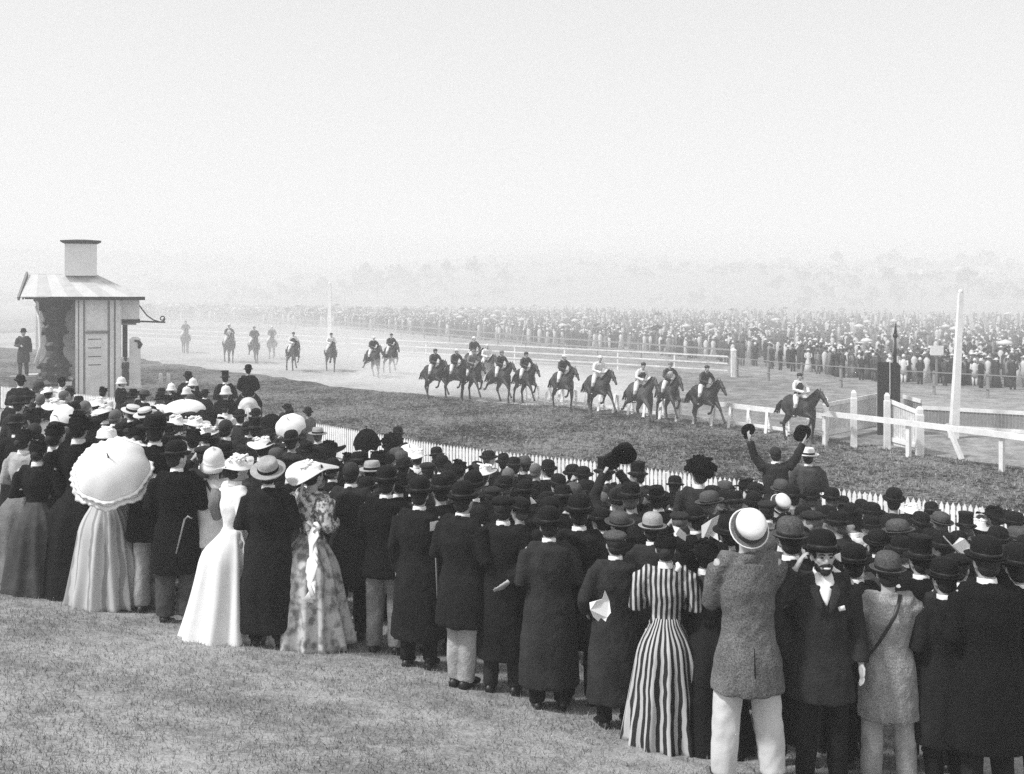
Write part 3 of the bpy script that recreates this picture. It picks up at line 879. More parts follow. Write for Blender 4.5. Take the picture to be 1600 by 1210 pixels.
def hat_parts(j, kind, tilt=0, roll=0, seed=0.0):
    """list of (name, mesh, material, parent index) in head coordinates"""
    hd = j['head']; M = j['M'] @ Matrix.Rotation(math.radians(roll), 3, 'Y') @ Matrix.Rotation(math.radians(-tilt), 3, 'X')
    O = hd + j['M'] @ V((0, -.012, .042))
    if tilt < -10: O = hd + j['M'] @ V((0, -.035, .045))
    if tilt < -40: O = hd + j['M'] @ V((0, -.06, .028))
    out_ = []
    def L(prof, nm, m, par=None, sy=1.14, sm=True, n=24):
        mb = MB(); mb.lathe(prof, n, M, O, sy); out_.append((nm, mb.mesh(nm, sm), m, par))
    if kind == 'bowler':
        L([(.088, -.012), (.118, -.006), (.132, .010), (.136, .014), (.131, .016), (.112, .006), (.096, .006), (.0965, .05), (.094, .085), (.080, .115), (.055, .132), (.02, .139)], 'hat', None)
        L([(.0975, .010), (.0985, .012), (.0985, .034), (.0972, .036)], 'hat_band', 'black leather', 0)
    elif kind == 'derby':      # lower, rounder crown and a wider curled brim
        L([(.09, -.012), (.125, -.008), (.146, .010), (.150, .018), (.144, .020), (.120, .006), (.099, .006), (.101, .04), (.099, .072), (.084, .100), (.055, .114), (.02, .119)], 'hat', None)
        L([(.1000, .008), (.1015, .012), (.1020, .028), (.1012, .030)], 'hat_band', 'black leather', 0)
    elif kind == 'homburg':    # dented crown
        L([(.086, -.008), (.120, -.004), (.138, .008), (.136, .014), (.110, .006), (.094, .006), (.092, .05), (.086, .090), (.074, .118), (.058, .124), (.035, .108), (.01, .104)], 'hat', None, sy=1.2)
        L([(.0950, .010), (.0955, .012), (.0935, .036), (.0925, .038)], 'hat_band', 'black leather', 0, sy=1.2)
    elif kind == 'top':
        L([(.086, -.008), (.118, -.004), (.130, .010), (.126, .013), (.104, .006), (.090, .006), (.086, .06), (.085, .12), (.092, .165), (.090, .170), (.02, .171)], 'hat', None)
        L([(.092, .010), (.0925, .012), (.0895, .040), (.0885, .042)], 'hat_band', 'black leather', 0)
    elif kind == 'boater':
        L([(.088, 0), (.165, .000), (.167, .004), (.165, .008), (.096, .009), (.096, .078), (.09, .084), (.02, .086)], 'hat', None)
        L([(.0972, .012), (.0978, .014), (.0978, .048), (.0972, .050)], 'hat_band', 'black felt', 0)
    elif kind == 'pith':
        L([(.085, -.02), (.135, -.045), (.142, -.042), (.118, -.006), (.102, .02), (.101, .07), (.085, .115), (.055, .142), (.018, .152), (.014, .172), (.004, .176)], 'hat', None, sy=1.2)
        L([(.1045, .008), (.1055, .012), (.1045, .036), (.103, .038)], 'hat_band', 'white linen', 0, sy=1.2)
    elif kind == 'slouch':
        L([(.088, -.004), (.155, .000), (.165, .014), (.160, .018), (.105, .010), (.098, .014), (.094, .07), (.082, .108), (.06, .112), (.02, .098)], 'hat', None)
        L([(.0995, .014), (.1, .016), (.0985, .042), (.0975, .044)], 'hat_band', 'dark wool', 0)
    elif kind == 'topee':      # pale summer hat with a deep dark band and broad curled brim
        L([(.084, .0), (.115, -.004), (.124, .004), (.127, .010), (.123, .013), (.110, .004), (.092, .006), (.092, .05), (.090, .062), (.096, .066), (.096, .09), (.090, .108), (.070, .122), (.02, .126)], 'hat', None, sy=1.08)
        L([(.0935, .008), (.0945, .01), (.0935, .060), (.0925, .062)], 'hat_band', 'slate wool', 0, sy=1.08)
        L([(.113, .0075), (.115, .0090), (.119, .0115), (.117, .0125), (.111, .0088)], 'brim_piping', 'mid grey cloth', 0, sy=1.08)
    elif kind == 'cap':
        mb = MB(); mb.ball(O + M @ V((0, 0, .035)), (.108, .115, .045), M, 20, 10)
        mb.ball(O + M @ V((0, .10, .015)), (.065, .055, .010), M, 14, 6); out_.append(('hat', mb.mesh('hat'), None, None))
    elif kind in ('brim', 'flower', 'wide', 'feather', 'bonnet', 'blackwide', 'kepi'):
        mb = MB(); n = 40; R = []
        rb = {'brim': .165, 'flower': .17, 'wide': .235, 'feather': .15, 'bonnet': .10, 'blackwide': .20, 'kepi': .1}[kind]
        for r, z in ((.085, 0), (rb, .0), (rb, .008), (.094, .012), (.088, .06), (.070, .078), (.02, .084)):
            ring = []
            for k in range(n):
                th = 2 * math.pi * k / n
                wv = (r - .09) / .1 * .035 * math.sin(2 * th + seed) if r > .1 else 0
                rr = r * (1 + (.10 * math.sin(3 * th + seed * 2) if r > .1 else 0))
                ring.append(O + M @ V((rr * math.cos(th), rr * 1.1 * math.sin(th), z + wv)))
            R.append(ring)
        mb.rings(R); out_.append(('hat', mb.mesh('hat'), None, None))
        rr = random.Random(int(seed * 100) + 5)
        if kind in ('brim', 'flower', 'wide', 'bonnet', 'blackwide'):
            mb = MB()
            for q in range(26 if kind == 'flower' else 15):
                th = rr.uniform(0, 6.28); ra = rr.uniform(.02, .12 if kind == 'flower' else .08)
                c = O + M @ V((ra * math.cos(th), ra * math.sin(th), rr.uniform(.03, .09)))
                s_ = rr.uniform(.020, .036)
                for pt in range(5):
                    a = pt * 1.257 + q
                    mb.ball(c + M @ V((math.cos(a) * s_ * .6, math.sin(a) * s_ * .6, .004 * pt)), (s_ * .6, s_ * .6, s_ * .4), M, 8, 5)
            out_.append(('flowers', mb.mesh('flowers'), None, 0))
        if kind == 'feather':
            mb = MB()
            for q in range(190):
                th = rr.uniform(0, 6.28); ph = rr.uniform(-.1, 1.5)
                d = V((math.cos(th) * math.cos(ph), math.sin(th) * math.cos(ph), math.sin(ph)))
                a = O + M @ (d * .05 + V((0, 0, .05))); L_ = rr.uniform(.09, .145)
                b = a + M @ (d * L_ * .6 + V((0, 0, .01))); c = a + M @ (d * L_ + V((rr.uniform(-.03, .03), rr.uniform(-.03, .03), -.03)))
                mb.tube([a, b, c], [.014, .032, .016], [.005, .009, .005], n=6, side=(0, 0, 1))
            out_.append(('plumes', mb.mesh('plumes'), None, 0))
    return out_

class Proto:
    """one figure's meshes; put() makes the top-level thing and its parts"""
    def __init__(self, parts): self.parts = parts      # (name, mesh, material, parent index)
    def put(self, label, loc, rz=0., sc=1., mats=None, group=None, name='person', cat='person'):
        t = thing(name, label, cat, loc, rz, group, sc)
        obs = []
        for nm, me, m, par in self.parts:
            mm = (mats or {}).get(nm, m)
            if mm == 'none': obs.append(None); continue
            pr_ = t if par is None else obs[par]
            if pr_ is None: obs.append(None); continue
            o = obj(nm, me, mm, pr_)
            obs.append(o)
        return t

_cache = {}
def cached(key, fn):
    if key not in _cache: _cache[key] = fn()
    return _cache[key]

def figure(sex='m', aL='down', aR='down', turn=0, tilt=0, stance=.1, hem=.78, hat='bowler', hat_tilt=0, hat_roll=0, collar=True, hair='short',
           coat_m='black wool', leg_m='dark wool', hat_m='black felt', hair_m='dark hair', skirt=None, vox=.015, cvox=.018, seed=0., extra=None, lean=0., curl=.5, puff=0., flare=.03, stout=1.0, bare=0.0, unique=False, wide=1.0, big=1.0, skirt_m=None, legs=True):
    fem = sex == 'f'
    jk = (aL, aR, turn, tilt, stance, lean)
    u = seed if unique else 0
    j = joints(aL, aR, turn, tilt, stance, lean=lean)
    body = cached(('body', jk, fem, vox, curl, u), lambda: body_mesh(j, vox, fem, curl, big))
    parts = [('body', body, 'skin', None)]
    hm = 1.0 if fem else hem
    parts.append(('bodice' if fem else 'coat', cached(('coat', jk, fem, hm, flare, cvox, puff, stout, bare, u), lambda: coat_mesh(j, hm, flare, cvox, fem=fem, puff=puff, seed=seed, stout=stout, bare=bare, wr=.011 if unique else .009)), coat_m, None))
    if fem:
        sk = dict(top=1.06, seed=seed); sk.update(skirt or {})
        parts.append(('skirt', cached(('skirt',) + tuple(sorted(sk.items())), lambda: skirt_mesh(**sk)), skirt_m or coat_m, None))
    else:
        parts.append(('trousers', cached(('tr', jk, wide, u), lambda: trousers_mesh(j, seed=seed, wide=wide)), leg_m, None))
        for s_, n_ in ((-1, 'L'), (1, 'R')): parts.append(('shoe', cached(('shoes', jk, n_), lambda s_=s_, n_=n_: shoes_mesh(j, s_, n_)), 'black leather', None))
    if collar: parts.append(('collar', cached(('collar', jk), lambda: collar_mesh(j)), 'linen collar', None))
    if hair: parts.append(('hair', cached(('hair', turn, tilt, lean, hair), lambda: hair_mesh(j, hair)), hair_m, None))
    if hat:
        hp = cached(('hat', hat, turn, tilt, lean, hat_tilt, hat_roll, round(seed, 2) if hat in ('brim', 'flower', 'wide', 'feather', 'bonnet', 'blackwide') else 0), lambda: hat_parts(j, hat, hat_tilt, hat_roll, seed))
        base = len(parts)
        for nm, me, m, par in hp: parts.append((nm, me, m or hat_m, None if par is None else base + par))
    if extra:
        for nm, mbx, m, par in extra(j):
            parts.append((nm, mbx, m, par))
    p = Proto(parts); p.j = j
    return p

def spot(px, D):
    x = (px - 800) / F * D
    return V((x, D, gz(x, D)))
def head_height(px, ytop, D):
    """height a figure needs for its top to reach photo row ytop"""
    x = (px - 800) / F * D
    return (CAMZ - gz(x, D)) - (ytop - HOR) * D / F
HATH = {'brim': .06, 'bowler': .10, 'top': .135, 'boater': .05, 'pith': .14, 'slouch': .08, 'topee': .11, 'cap': .035, 'flower': .07, 'wide': .06, 'feather': .15, 'bonnet': .05, 'blackwide': .06, None: 0.0}
LANDS = []      # (px, py, D, words) landmarks for the labels
PEOPLE = []

TOPZ = {'derby': 1.766, 'homburg': 1.771, 'brim': 1.745, 'bowler': 1.786, 'top': 1.818, 'boater': 1.733, 'pith': 1.823, 'slouch': 1.759, 'topee': 1.797, 'cap': 1.73, 'flower': 1.75, 'wide': 1.745, 'feather': 1.86, 'bonnet': 1.745, 'blackwide': 1.745, 'kepi': 1.745, None: 1.725}
def sc_for(px, ytop, D, hat, lo=.86, hi=1.1, lift=0.0):
    H = head_height(px, ytop, D) - lift
    s = H / TOPZ[hat]
    PEOPLE.append((px, ytop, D, round(s, 2)))
    return max(lo, min(hi, s))

def hero(px, D, ytop, hat, rz, label, mats=None, lift=0.0, group=None, **kw):
    sc = sc_for(px, ytop, D, hat, .86, 1.12, lift)
    pr = figure(hat=hat, **kw)
    loc = spot(px, D); loc.z += lift
    t = pr.put(label, loc, math.radians(rz), sc, mats, group)
    t['_px'] = px
    return t, pr, sc

def part(t, mb, name, m, sm=True):
    return obj(name, mb, m, t, sm)

def follow(j, off, ys, xs, zs):
    return None

# ---- grey tweed man with the big pale hat, right foreground
t, pr, sc = hero(1168, 6.95, 785, 'topee', 2, 'man seen from behind in grey tweed jacket, pale trousers and big banded pale hat', aL='glass', aR='glass', hat_tilt=-54, stance=.15, hem=.61,
                 coat_m='grey tweed', leg_m='pale trousers', hat_m='white felt', vox=.010, cvox=.012, unique=True, seed=3.1, flare=.05, stout=.96, collar=False, wide=1.22)
mb = MB(); mb.tube([(0, -.178, .615), (0.002, -.176, .75), (0, -.168, .92)], [.007, .005, .003], n=6); part(t, mb, 'coat_vent', 'black wool')
mb = MB(); mb.tube([(-.045, -.088, 1.455), (0, -.098, 1.462), (.045, -.088, 1.455)], [.012, .014, .012], [.03, .03, .03], side=(0, 1, 0)); part(t, mb, 'coat_collar', 'grey tweed')
# ---- laughing bearded man facing the camera
def face_bits(t, j, beard=True, mous=True, laugh=True):
    hd, M = j['head'], j['M']
    for s in (-1, 1):
        mb = MB(); mb.ball(hd + M @ V((s * .031, .088, .006)), (.0125, .008, .0065), M); part(t, mb, 'eye', 'dark eye')
        mb = MB(); mb.tube([hd + M @ V((s * .012, .094, .022)), hd + M @ V((s * .031, .095, .028)), hd + M @ V((s * .052, .083, .022))], [.004, .0055, .003], n=6); part(t, mb, 'eyebrow', 'dark hair')
    if mous:
        mb = MB(); mb.tube([hd + M @ V((x, .105 - abs(x) * .5, -.042 - abs(x) * .28)) for x in (-.046, -.03, -.012, 0, .012, .03, .046)], [.004, .010, .013, .011, .013, .010, .004], n=8); part(t, mb, 'moustache', 'dark hair')
    if beard:
        mb = MB(); mb.ball(hd + M @ V((0, .056, -.096)), (.038, .040, .028), M, 18, 12); mb.ball(hd + M @ V((-.044, .02, -.07)), (.018, .045, .034), M); mb.ball(hd + M @ V((.044, .02, -.07)), (.018, .045, .034), M)
        me = mb.solid('beard', .008, 2, .004, 60); obj('beard', me, 'dark hair', t)
    if laugh:
        mb = MB(); mb.ball(hd + M @ V((0, .103, -.064)), (.024, .008, .008), M); part(t, mb, 'teeth', 'linen collar')
def shirt_front(t, j, deep=.17, wdt=.062, m='linen collar'):
    mb = MB(); n0 = j['neck']
    R = []
    for z, w_, y in ((.02, wdt * .9, .060), (-.03, wdt * 1.15, .090), (-.08, wdt * .7, .108), (-.13, wdt * .38, .128), (-deep, .006, .142)):
        R.append([n0 + V((x * w_, y + .012 - abs(x) * .010, z)) for x in (-1, -.5, 0, .5, 1)] + [n0 + V((x * w_, y - .03, z)) for x in (1, 0, -1)])
    mb.rings(R); part(t, mb, 'shirt_front', m)
def lapels(t, j, m):
    n0 = j['neck']
    for s in (-1, 1):
        mb = MB(); mb.tube([n0 + V((s * .072, .0, .015)), n0 + V((s * .075, .07, -.01)), n0 + V((s * .072, .115, -.09)), n0 + V((s * .045, .14, -.17)), n0 + V((s * .015, .148, -.25))], [.012, .024, .034, .026, .006], [.01, .012, .01, .008, .004], side=(1, 0, 0)); part(t, mb, 'lapel', m)
t, pr, sc = hero(1284, 7.05, 826, 'bowler', 176, 'laughing bearded man facing us, hand raised to his dark bowler', aR='salute', aL='down', hem=.62, coat_m='charcoal wool', leg_m='dark wool', hat_m='black felt',
                 vox=.0095, cvox=.012, unique=True, seed=5.5, tilt=-2, turn=4, curl=.55, flare=.03, hat_tilt=-4)
face_bits(t, pr.j); shirt_front(t, pr.j); lapels(t, pr.j, 'charcoal wool')
mb = MB(); mb.box((-.105, .128, 1.275), (.045, .012, .03), Matrix.Rotation(.25, 3, 'Y')); part(t, mb, 'pocket_square', 'linen collar')
# ---- light tweed jacket with strap
def strap(t, side=1, m='black leather', z0=1.475, z1=.98, off=0.0):
    a = []
    for k in range(9):
        u = k / 8
        z = z0 + (z1 - z0) * u; x = side * (.075 - .26 * u)
        rx, ry = (.185, .142) if z < 1.36 else (.165 - (z - 1.36) * .7, .13 - (z - 1.36) * .55)
        y = -ry * math.sqrt(max(.02, 1 - (x / rx) ** 2)) - .022
        a.append(V((x, y, z)))
    mb = MB(); mb.tube(a, .014, .005, side=(1, 0, .4)); part(t, mb, 'strap', m)
t, pr, sc = hero(1388, 7.2, 862, 'bowler', -6, 'man from behind in light tweed jacket with a dark diagonal strap and grey bowler', aL='hip', aR='glass', hem=.54, coat_m='light tweed', leg_m='light grey cloth', hat_m='grey felt',
                 vox=.013, cvox=.012, unique=True, seed=8.2, flare=.035, collar=False, stance=.12, wide=1.12)
strap(t)
mb = MB(); mb.rings([[V((-.235 + a * .03, -.03 + b * .1, z)) for a, b in ((-1, -1), (1, -1), (1, 1), (-1, 1))] for z in (.86, 1.0)]); part(t, mb, 'satchel', 'black leather')
# ---- woman in the striped dress
t, pr, sc = hero(1040, 7.7, 834, 'bonnet', -8, 'woman in a boldly striped black and white dress, seen from behind', sex='f', aL='bent', aR='bent', hair='bun', coat_m='striped bodice cloth', skirt_m='striped skirt cloth', hat_m='black wool', collar=True,
                 skirt=dict(r1=.33, amp=.07, bustle=.09, folds=15), vox=.012, cvox=.012, unique=True, seed=1.3, puff=.022, bare=.12)
for s, nm in ((1, 'R'),):
    wr = pr.j['wr' + nm]; el = pr.j['el' + nm]; mb = MB(); mb.tube([wr.lerp(el, .2), wr.lerp(el, .02)], .038); part(t, mb, 'cuff', 'linen collar')
mb = MB(); mb.tube([(0.09, -.10, 1.46), (0.11, -.09, 1.50), (.09, -.085, 1.53)], [.02, .025, .012]); part(t, mb, 'neck_bow', 'linen collar')
# ---- woman in print dress and wide white hat
t, pr, sc = hero(487, 9.8, 722, 'wide', -38, 'woman in lace print bodice, patterned pale skirt and wide white hat', sex='f', aL='bent', aR='bent', hair='bun', coat_m='lace print cloth', skirt_m='silk print cloth', hat_m='white linen', collar=False,
                 skirt=dict(r1=.40, amp=.085, bustle=.14, folds=12, seed=2.), vox=.013, cvox=.013, unique=True, seed=2.0, puff=.04, hat_tilt=-14)
mb = MB(); mb.tube([(-.05, .10, 1.66), (-.09, -.02, 1.55), (-.02, -.13, 1.44), (.08, -.10, 1.30), (.13, -.04, 1.18)], [.02, .022, .022, .022, .03], [.006] * 5); part(t, mb, 'scarf', 'white linen')
mb = MB()
for q in range(3):
    mb.tube([V((.22 + .02 * k + .035 * math.sin(k * 1.9 + q * 2), -.17 - .022 * k, 1.20 - .085 * k - .03 * q)) for k in range(8)], [.022 + .03 * (.5 + .5 * math.sin(k * 1.7 + q)) for k in range(8)], [.006 + .006 * (k % 2) for k in range(8)], n=10, side=(1, .3 * q, 0))
for s in (-1, 1): mb.tube([(.22, -.17, 1.18), (.22 + s * .05, -.19, 1.23), (.22 + s * .09, -.18, 1.20), (.22 + s * .05, -.19, 1.15), (.22, -.17, 1.18)], [.012, .03, .034, .03, .012], [.008, .012, .012, .012, .008])
part(t, mb, 'ribbon_bows', 'white linen')
LANDS += [(1170, 830, 6.95, 'the big banded hat'), (1284, 870, 7.05, 'the laughing man'), (1388, 910, 7.2, 'the strap jacket'), (1040, 880, 7.7, 'the striped dress'), (487, 745, 9.8, 'the wide white hat')]
# ---- woman in the long white dress
t, pr, sc = hero(366, 9.75, 712, 'flower', -52, 'woman in a long plain white dress and flowered white hat, skirt trailing left', sex='f', aL='bent', aR='bent', hair='bun', coat_m='white linen', skirt_m='white linen', hat_m='white linen',
                 skirt=dict(r1=.34, amp=.075, bustle=.13, folds=13, train=.16, seed=4.), unique=True, seed=4.0, puff=.02, hat_tilt=-10)
mb = MB(); mb.tube([(-.19, -.10, 1.40), (-.21, -.12, 1.25), (-.25, -.06, 1.12)], [.055, .06, .05], [.05, .055, .05]); part(t, mb, 'grey_shawl', 'mid grey cloth')
LANDS.append((350, 880, 9.7, 'the long white dress'))
t, pr, sc = hero(419, 9.55, 717, 'slouch', 4, 'broad man in ankle length dark overcoat and pale straw coloured hat', aL='bent', aR='bent', hem=.16, stout=1.14, coat_m='dark wool', hat_m='pale felt', hat_tilt=-22, unique=True, seed=6.0, flare=.05)
LANDS.append((419, 735, 9.5, 'the ankle length overcoat'))
t, pr, sc = hero(334, 10.3, 696, 'pith', 6, 'man in white jacket with thin strap and white sun helmet', aL='bent', aR='hold', hem=.80, coat_m='cream cotton', leg_m='light grey cloth', hat_m='white felt', collar=False, unique=True, seed=7.0, flare=.04, hat_tilt=-20)
strap(t, -1, z1=1.15)
LANDS.append((334, 715, 10.3, 'the white jacket man'))
# ---- parasol woman and dark group, far left
t, pr, sc = hero(166, 10.6, 668, 'bonnet', 3, 'woman in pale pleated skirt hidden behind the frilled white parasol', sex='f', aL='bent', aR=((.24, .0, 1.2), (.10, .14, 1.30)), hair='bun', coat_m='mid grey cloth', skirt_m='pale pleated cloth', hat_m='white linen',
                 skirt=dict(r1=.34, amp=.075, bustle=.08, folds=14, seed=1.), unique=True, seed=9.0)
hero(215, 10.9, 662, 'bonnet', 12, 'woman in dark bodice and gathered light skirt between parasol and dark coats', sex='f', aL='bent', aR='bent', hair='bun', coat_m='black wool', skirt_m='silk print cloth', hat_m='black wool', skirt=dict(r1=.32, amp=.06, folds=12, seed=3.), seed=3.0)
hero(84, 11.2, 664, 'bonnet', -12, 'woman in long grey skirt and dark cape at left, nearest the white blouse', sex='f', aL='bent', aR='bent', hair='bun', coat_m='black wool', skirt_m='charcoal wool', hat_m='black wool', skirt=dict(r1=.38, amp=.06, folds=10, seed=5.), seed=5.0)
hero(122, 11.0, 648, 'blackwide', -4, 'tall woman in black with full dark skirt, left of the parasol', sex='f', aL='bent', aR='bent', hair='bun', coat_m='black wool', skirt_m='dark wool', hat_m='black wool', skirt=dict(r1=.40, amp=.05, folds=11, seed=6.), seed=6.0)
hero(36, 11.5, 672, 'bonnet', -20, 'woman in pale grey dress at the left edge of the crowd', sex='f', aL='bent', aR='bent', hair='bun', coat_m='light grey cloth', skirt_m='mid grey cloth', hat_m='dark wool', skirt=dict(r1=.36, amp=.05, folds=12, seed=7.), seed=7.0)
hero(58, 10.9, 690, 'bonnet', 8, 'woman in slate skirt standing low in front at far left', sex='f', aL='bent', aR='bent', hair='bun', coat_m='dark wool', skirt_m='slate wool', hat_m='black wool', skirt=dict(r1=.36, amp=.05, folds=12, seed=8.), seed=8.0)
hero(242, 10.5, 648, 'slouch', 10, 'tall man in short black cape coat just right of the parasol', aL='bent', aR='bent', hem=.66, coat_m='black wool', leg_m='light grey cloth', hat_m='black felt', seed=1., stout=1.12)
hero(276, 10.15, 688, 'bowler', 8, 'man in black frock coat and baggy grey trousers holding a thin cane', aL='bent', aR='bent', hem=.5, coat_m='black wool', leg_m='slate wool', hat_m='black felt', seed=2., wide=1.25, stout=1.08, turn=-45)
hero(548, 10.2, 722, None, -4, 'bareheaded man in charcoal tweed coat right of the wide white hat', aL='bent', aR='bent', hem=.55, coat_m='charcoal wool', leg_m='dark wool', seed=3., stout=1.1)
hero(603, 9.75, 728, 'bowler', -8, 'man in black jacket and light grey trousers, front row centre left', aL='bent', aR='bent', hem=.74, coat_m='black wool', leg_m='grey trousers', seed=4., stout=1.1, wide=1.2, hat_m='black felt')
hero(655, 9.3, 745, 'bowler', -14, 'man in long dark coat holding a tall thin cane', aL='down', aR=((.27, .1, 1.14), (.26, .22, 1.02)), hem=.3, coat_m='dark wool', leg_m='dark wool', seed=5., stout=1.1, flare=.06)
hero(722, 8.75, 752, 'bowler', -30, 'man with one pale trouser leg showing below his black coat', aL='bent', aR='bent', hem=.55, coat_m='dark wool', leg_m='light grey cloth', seed=6., stout=1.12, stance=.04, wide=1.1)
hero(786, 8.7, 775, 'cap', -12, 'man in dark cap and overcoat, hand behind his back, centre front', aL='down', aR='behind', hem=.32, coat_m='dark wool', leg_m='charcoal wool', seed=7., stout=1.1)
hero(858, 8.35, 792, 'bowler', 6, 'stout dark coated man in front row, left of the newspaper', aL='bent', aR='bent', hem=.22, coat_m='charcoal wool', leg_m='dark wool', seed=8., stout=1.15, flare=.05)
hero(905, 8.6, 772, 'bowler', -2, 'white collared man in dark coat behind the newspaper reader', aL='bent', aR='bent', hem=.5, coat_m='dark wool', seed=8.5, stout=1.1)
t, pr, sc = hero(962, 8.0, 838, 'cap', 14, 'dark coated man in grey cap holding a white newspaper at his left', aL=((.30, -.02, 1.15), (.24, .10, 1.02)), aR='bent', hem=.25, coat_m='charcoal wool', leg_m='dark wool', hat_m='grey felt', seed=9., stout=1.12, flare=.05, unique=True)
hero(1020, 8.9, 801, 'bowler', 2, 'man in pale grey bowler and white collar above the striped dress', aL='bent', aR='bent', coat_m='charcoal wool', hat_m='pale felt', seed=9.5, stout=1.1)
hero(1102, 7.75, 852, 'blackwide', -12, 'woman in dark dress standing between striped dress and tweed jacket', sex='f', aL='bent', aR='bent', hair='bun', coat_m='charcoal wool', skirt_m='dark wool', hat_m='black wool', skirt=dict(r1=.4, amp=.05, folds=11, seed=6.), seed=6.0)
hero(1236, 7.5, 808, 'bowler', 4, 'man in grey bowler with bright white collar, left of the laughing man', aL='bent', aR='bent', hem=.6, coat_m='dark wool', hat_m='grey felt', leg_m='dark wool', seed=2.2, stout=1.12)
hero(1338, 7.6, 850, 'bowler', 20, 'dark coated man just right of the laughing bearded man', aL='bent', aR='bent', hem=.5, coat_m='dark wool', seed=2.8, stout=1.1, turn=-40)
hero(1440, 7.9, 838, 'top', 10, 'man in black top hat and white collar right of the strap jacket', aL='bent', aR='bent', hem=.5, coat_m='black wool', seed=3.3, stout=1.12)
hero(1478, 7.2, 872, 'bowler', 12, 'broad man in black bowler and coat nearest the lower right corner', aL='bent', aR='bent', hem=.4, coat_m='dark wool', seed=3.8, stout=1.18, flare=.05)
hero(1543, 7.0, 838, 'bowler', 4, 'man in black with wide white collar at the right edge', aL='bent', aR='face', hem=.4, coat_m='black wool', seed=4.1, stout=1.18, flare=.05)
hero(1500, 7.7, 866, 'cap', -10, 'man in dark cap facing half round beside the white flag', aL='bent', aR='bent', hem=.5, coat_m='charcoal wool', seed=4.4, turn=-40)
hero(1592, 7.2, 850, 'bowler', -4, 'dark figure cut by the right edge of the view', aL='bent', aR='bent', hem=.4, coat_m='black wool', seed=4.6, stout=1.1)
LANDS += [(172, 727, 10.4, 'the frilled white parasol'), (603, 750, 9.7, 'the light grey trousers'), (722, 770, 8.7, 'the pale trouser leg'), (935, 850, 8.0, 'the newspaper'), (1543, 850, 6.9, 'the wide white collar'), (1440, 850, 7.9, 'the near top hat'), (84, 680, 11.2, 'the dark skirts at left')]

# ---- waving man on a crate and his neighbour
def crate(px, D, h, label):
    p = spot(px, D); o = thing('wooden_crate', label, 'crate', p, .2)
    for i, z in enumerate((.08, .26, .44)):
        if z > h: break
        mb = MB()
        for a, b, wd in (((-.3, -.25), (.3, -.25), .02), ((-.3, .25), (.3, .25), .02), ((-.29, -.24), (-.29, .24), .02), ((.29, -.24), (.29, .24), .02)):
            mb.bar((a[0], a[1], z), (b[0], b[1], z), .02, .12)
        obj('slat', mb, 'dark timber', o)
    mb = MB(); mb.box((0, 0, h - .015), (.64, .56, .03)); obj('lid', mb, 'dark timber', o)
    return p
h1 = head_height(1212, 698, 15.6) - 1.77; h1 = max(.3, h1)
crate(1212, 15.6, h1, 'wooden crate under the waving man in the crowd')
t, pr, sc = hero(1212, 15.6, 698, None, 4, 'bareheaded man standing high with both arms flung up, waving hats', aL=((.30, .04, 1.58), (.36, .05, 1.80)), aR=((.32, .04, 1.56), (.42, .05, 1.76)), hem=.78, coat_m='charcoal wool', lift=h1, seed=1.1, unique=True, vox=.013)
LANDS.append((1212, 720, 15.6, 'the waving man'))
ws = t.scale[0]
for s, nm, hk, lb in ((1, 'R', 'bowler', 'dark hat held aloft in the right hand of the waving man'), (-1, 'L', 'cap', 'small dark cap held aloft in the left hand of the waving man')):
    j = joints(); j['head'] = V((0, 0, 0)); j['M'] = M3(0, 60)
    hp = hat_parts(j, hk, 0, 0)
    ho = thing('hat', lb, 'hat', t.location + pr.j['wr' + nm] * ws + V((0, .03, .10)), 0.1)
    base = [None]
    for nm2, me, m, par in hp:
        o = obj(nm2 if par is not None else 'crown', me, m or 'black felt', ho)
h2 = max(.2, head_height(1263, 700, 16.0) - 1.75)
crate(1263, 16.0, h2, 'wooden crate under the man in the white slouch hat')
hero(1263, 16.0, 700, 'slouch', -14, 'man in grey coat and white slouch hat right of the waving man', aL='bent', aR='bent', coat_m='slate wool', hat_m='white felt', lift=h2, seed=1.7)
LANDS.append((1263, 715, 16.0, 'the white slouch hat'))

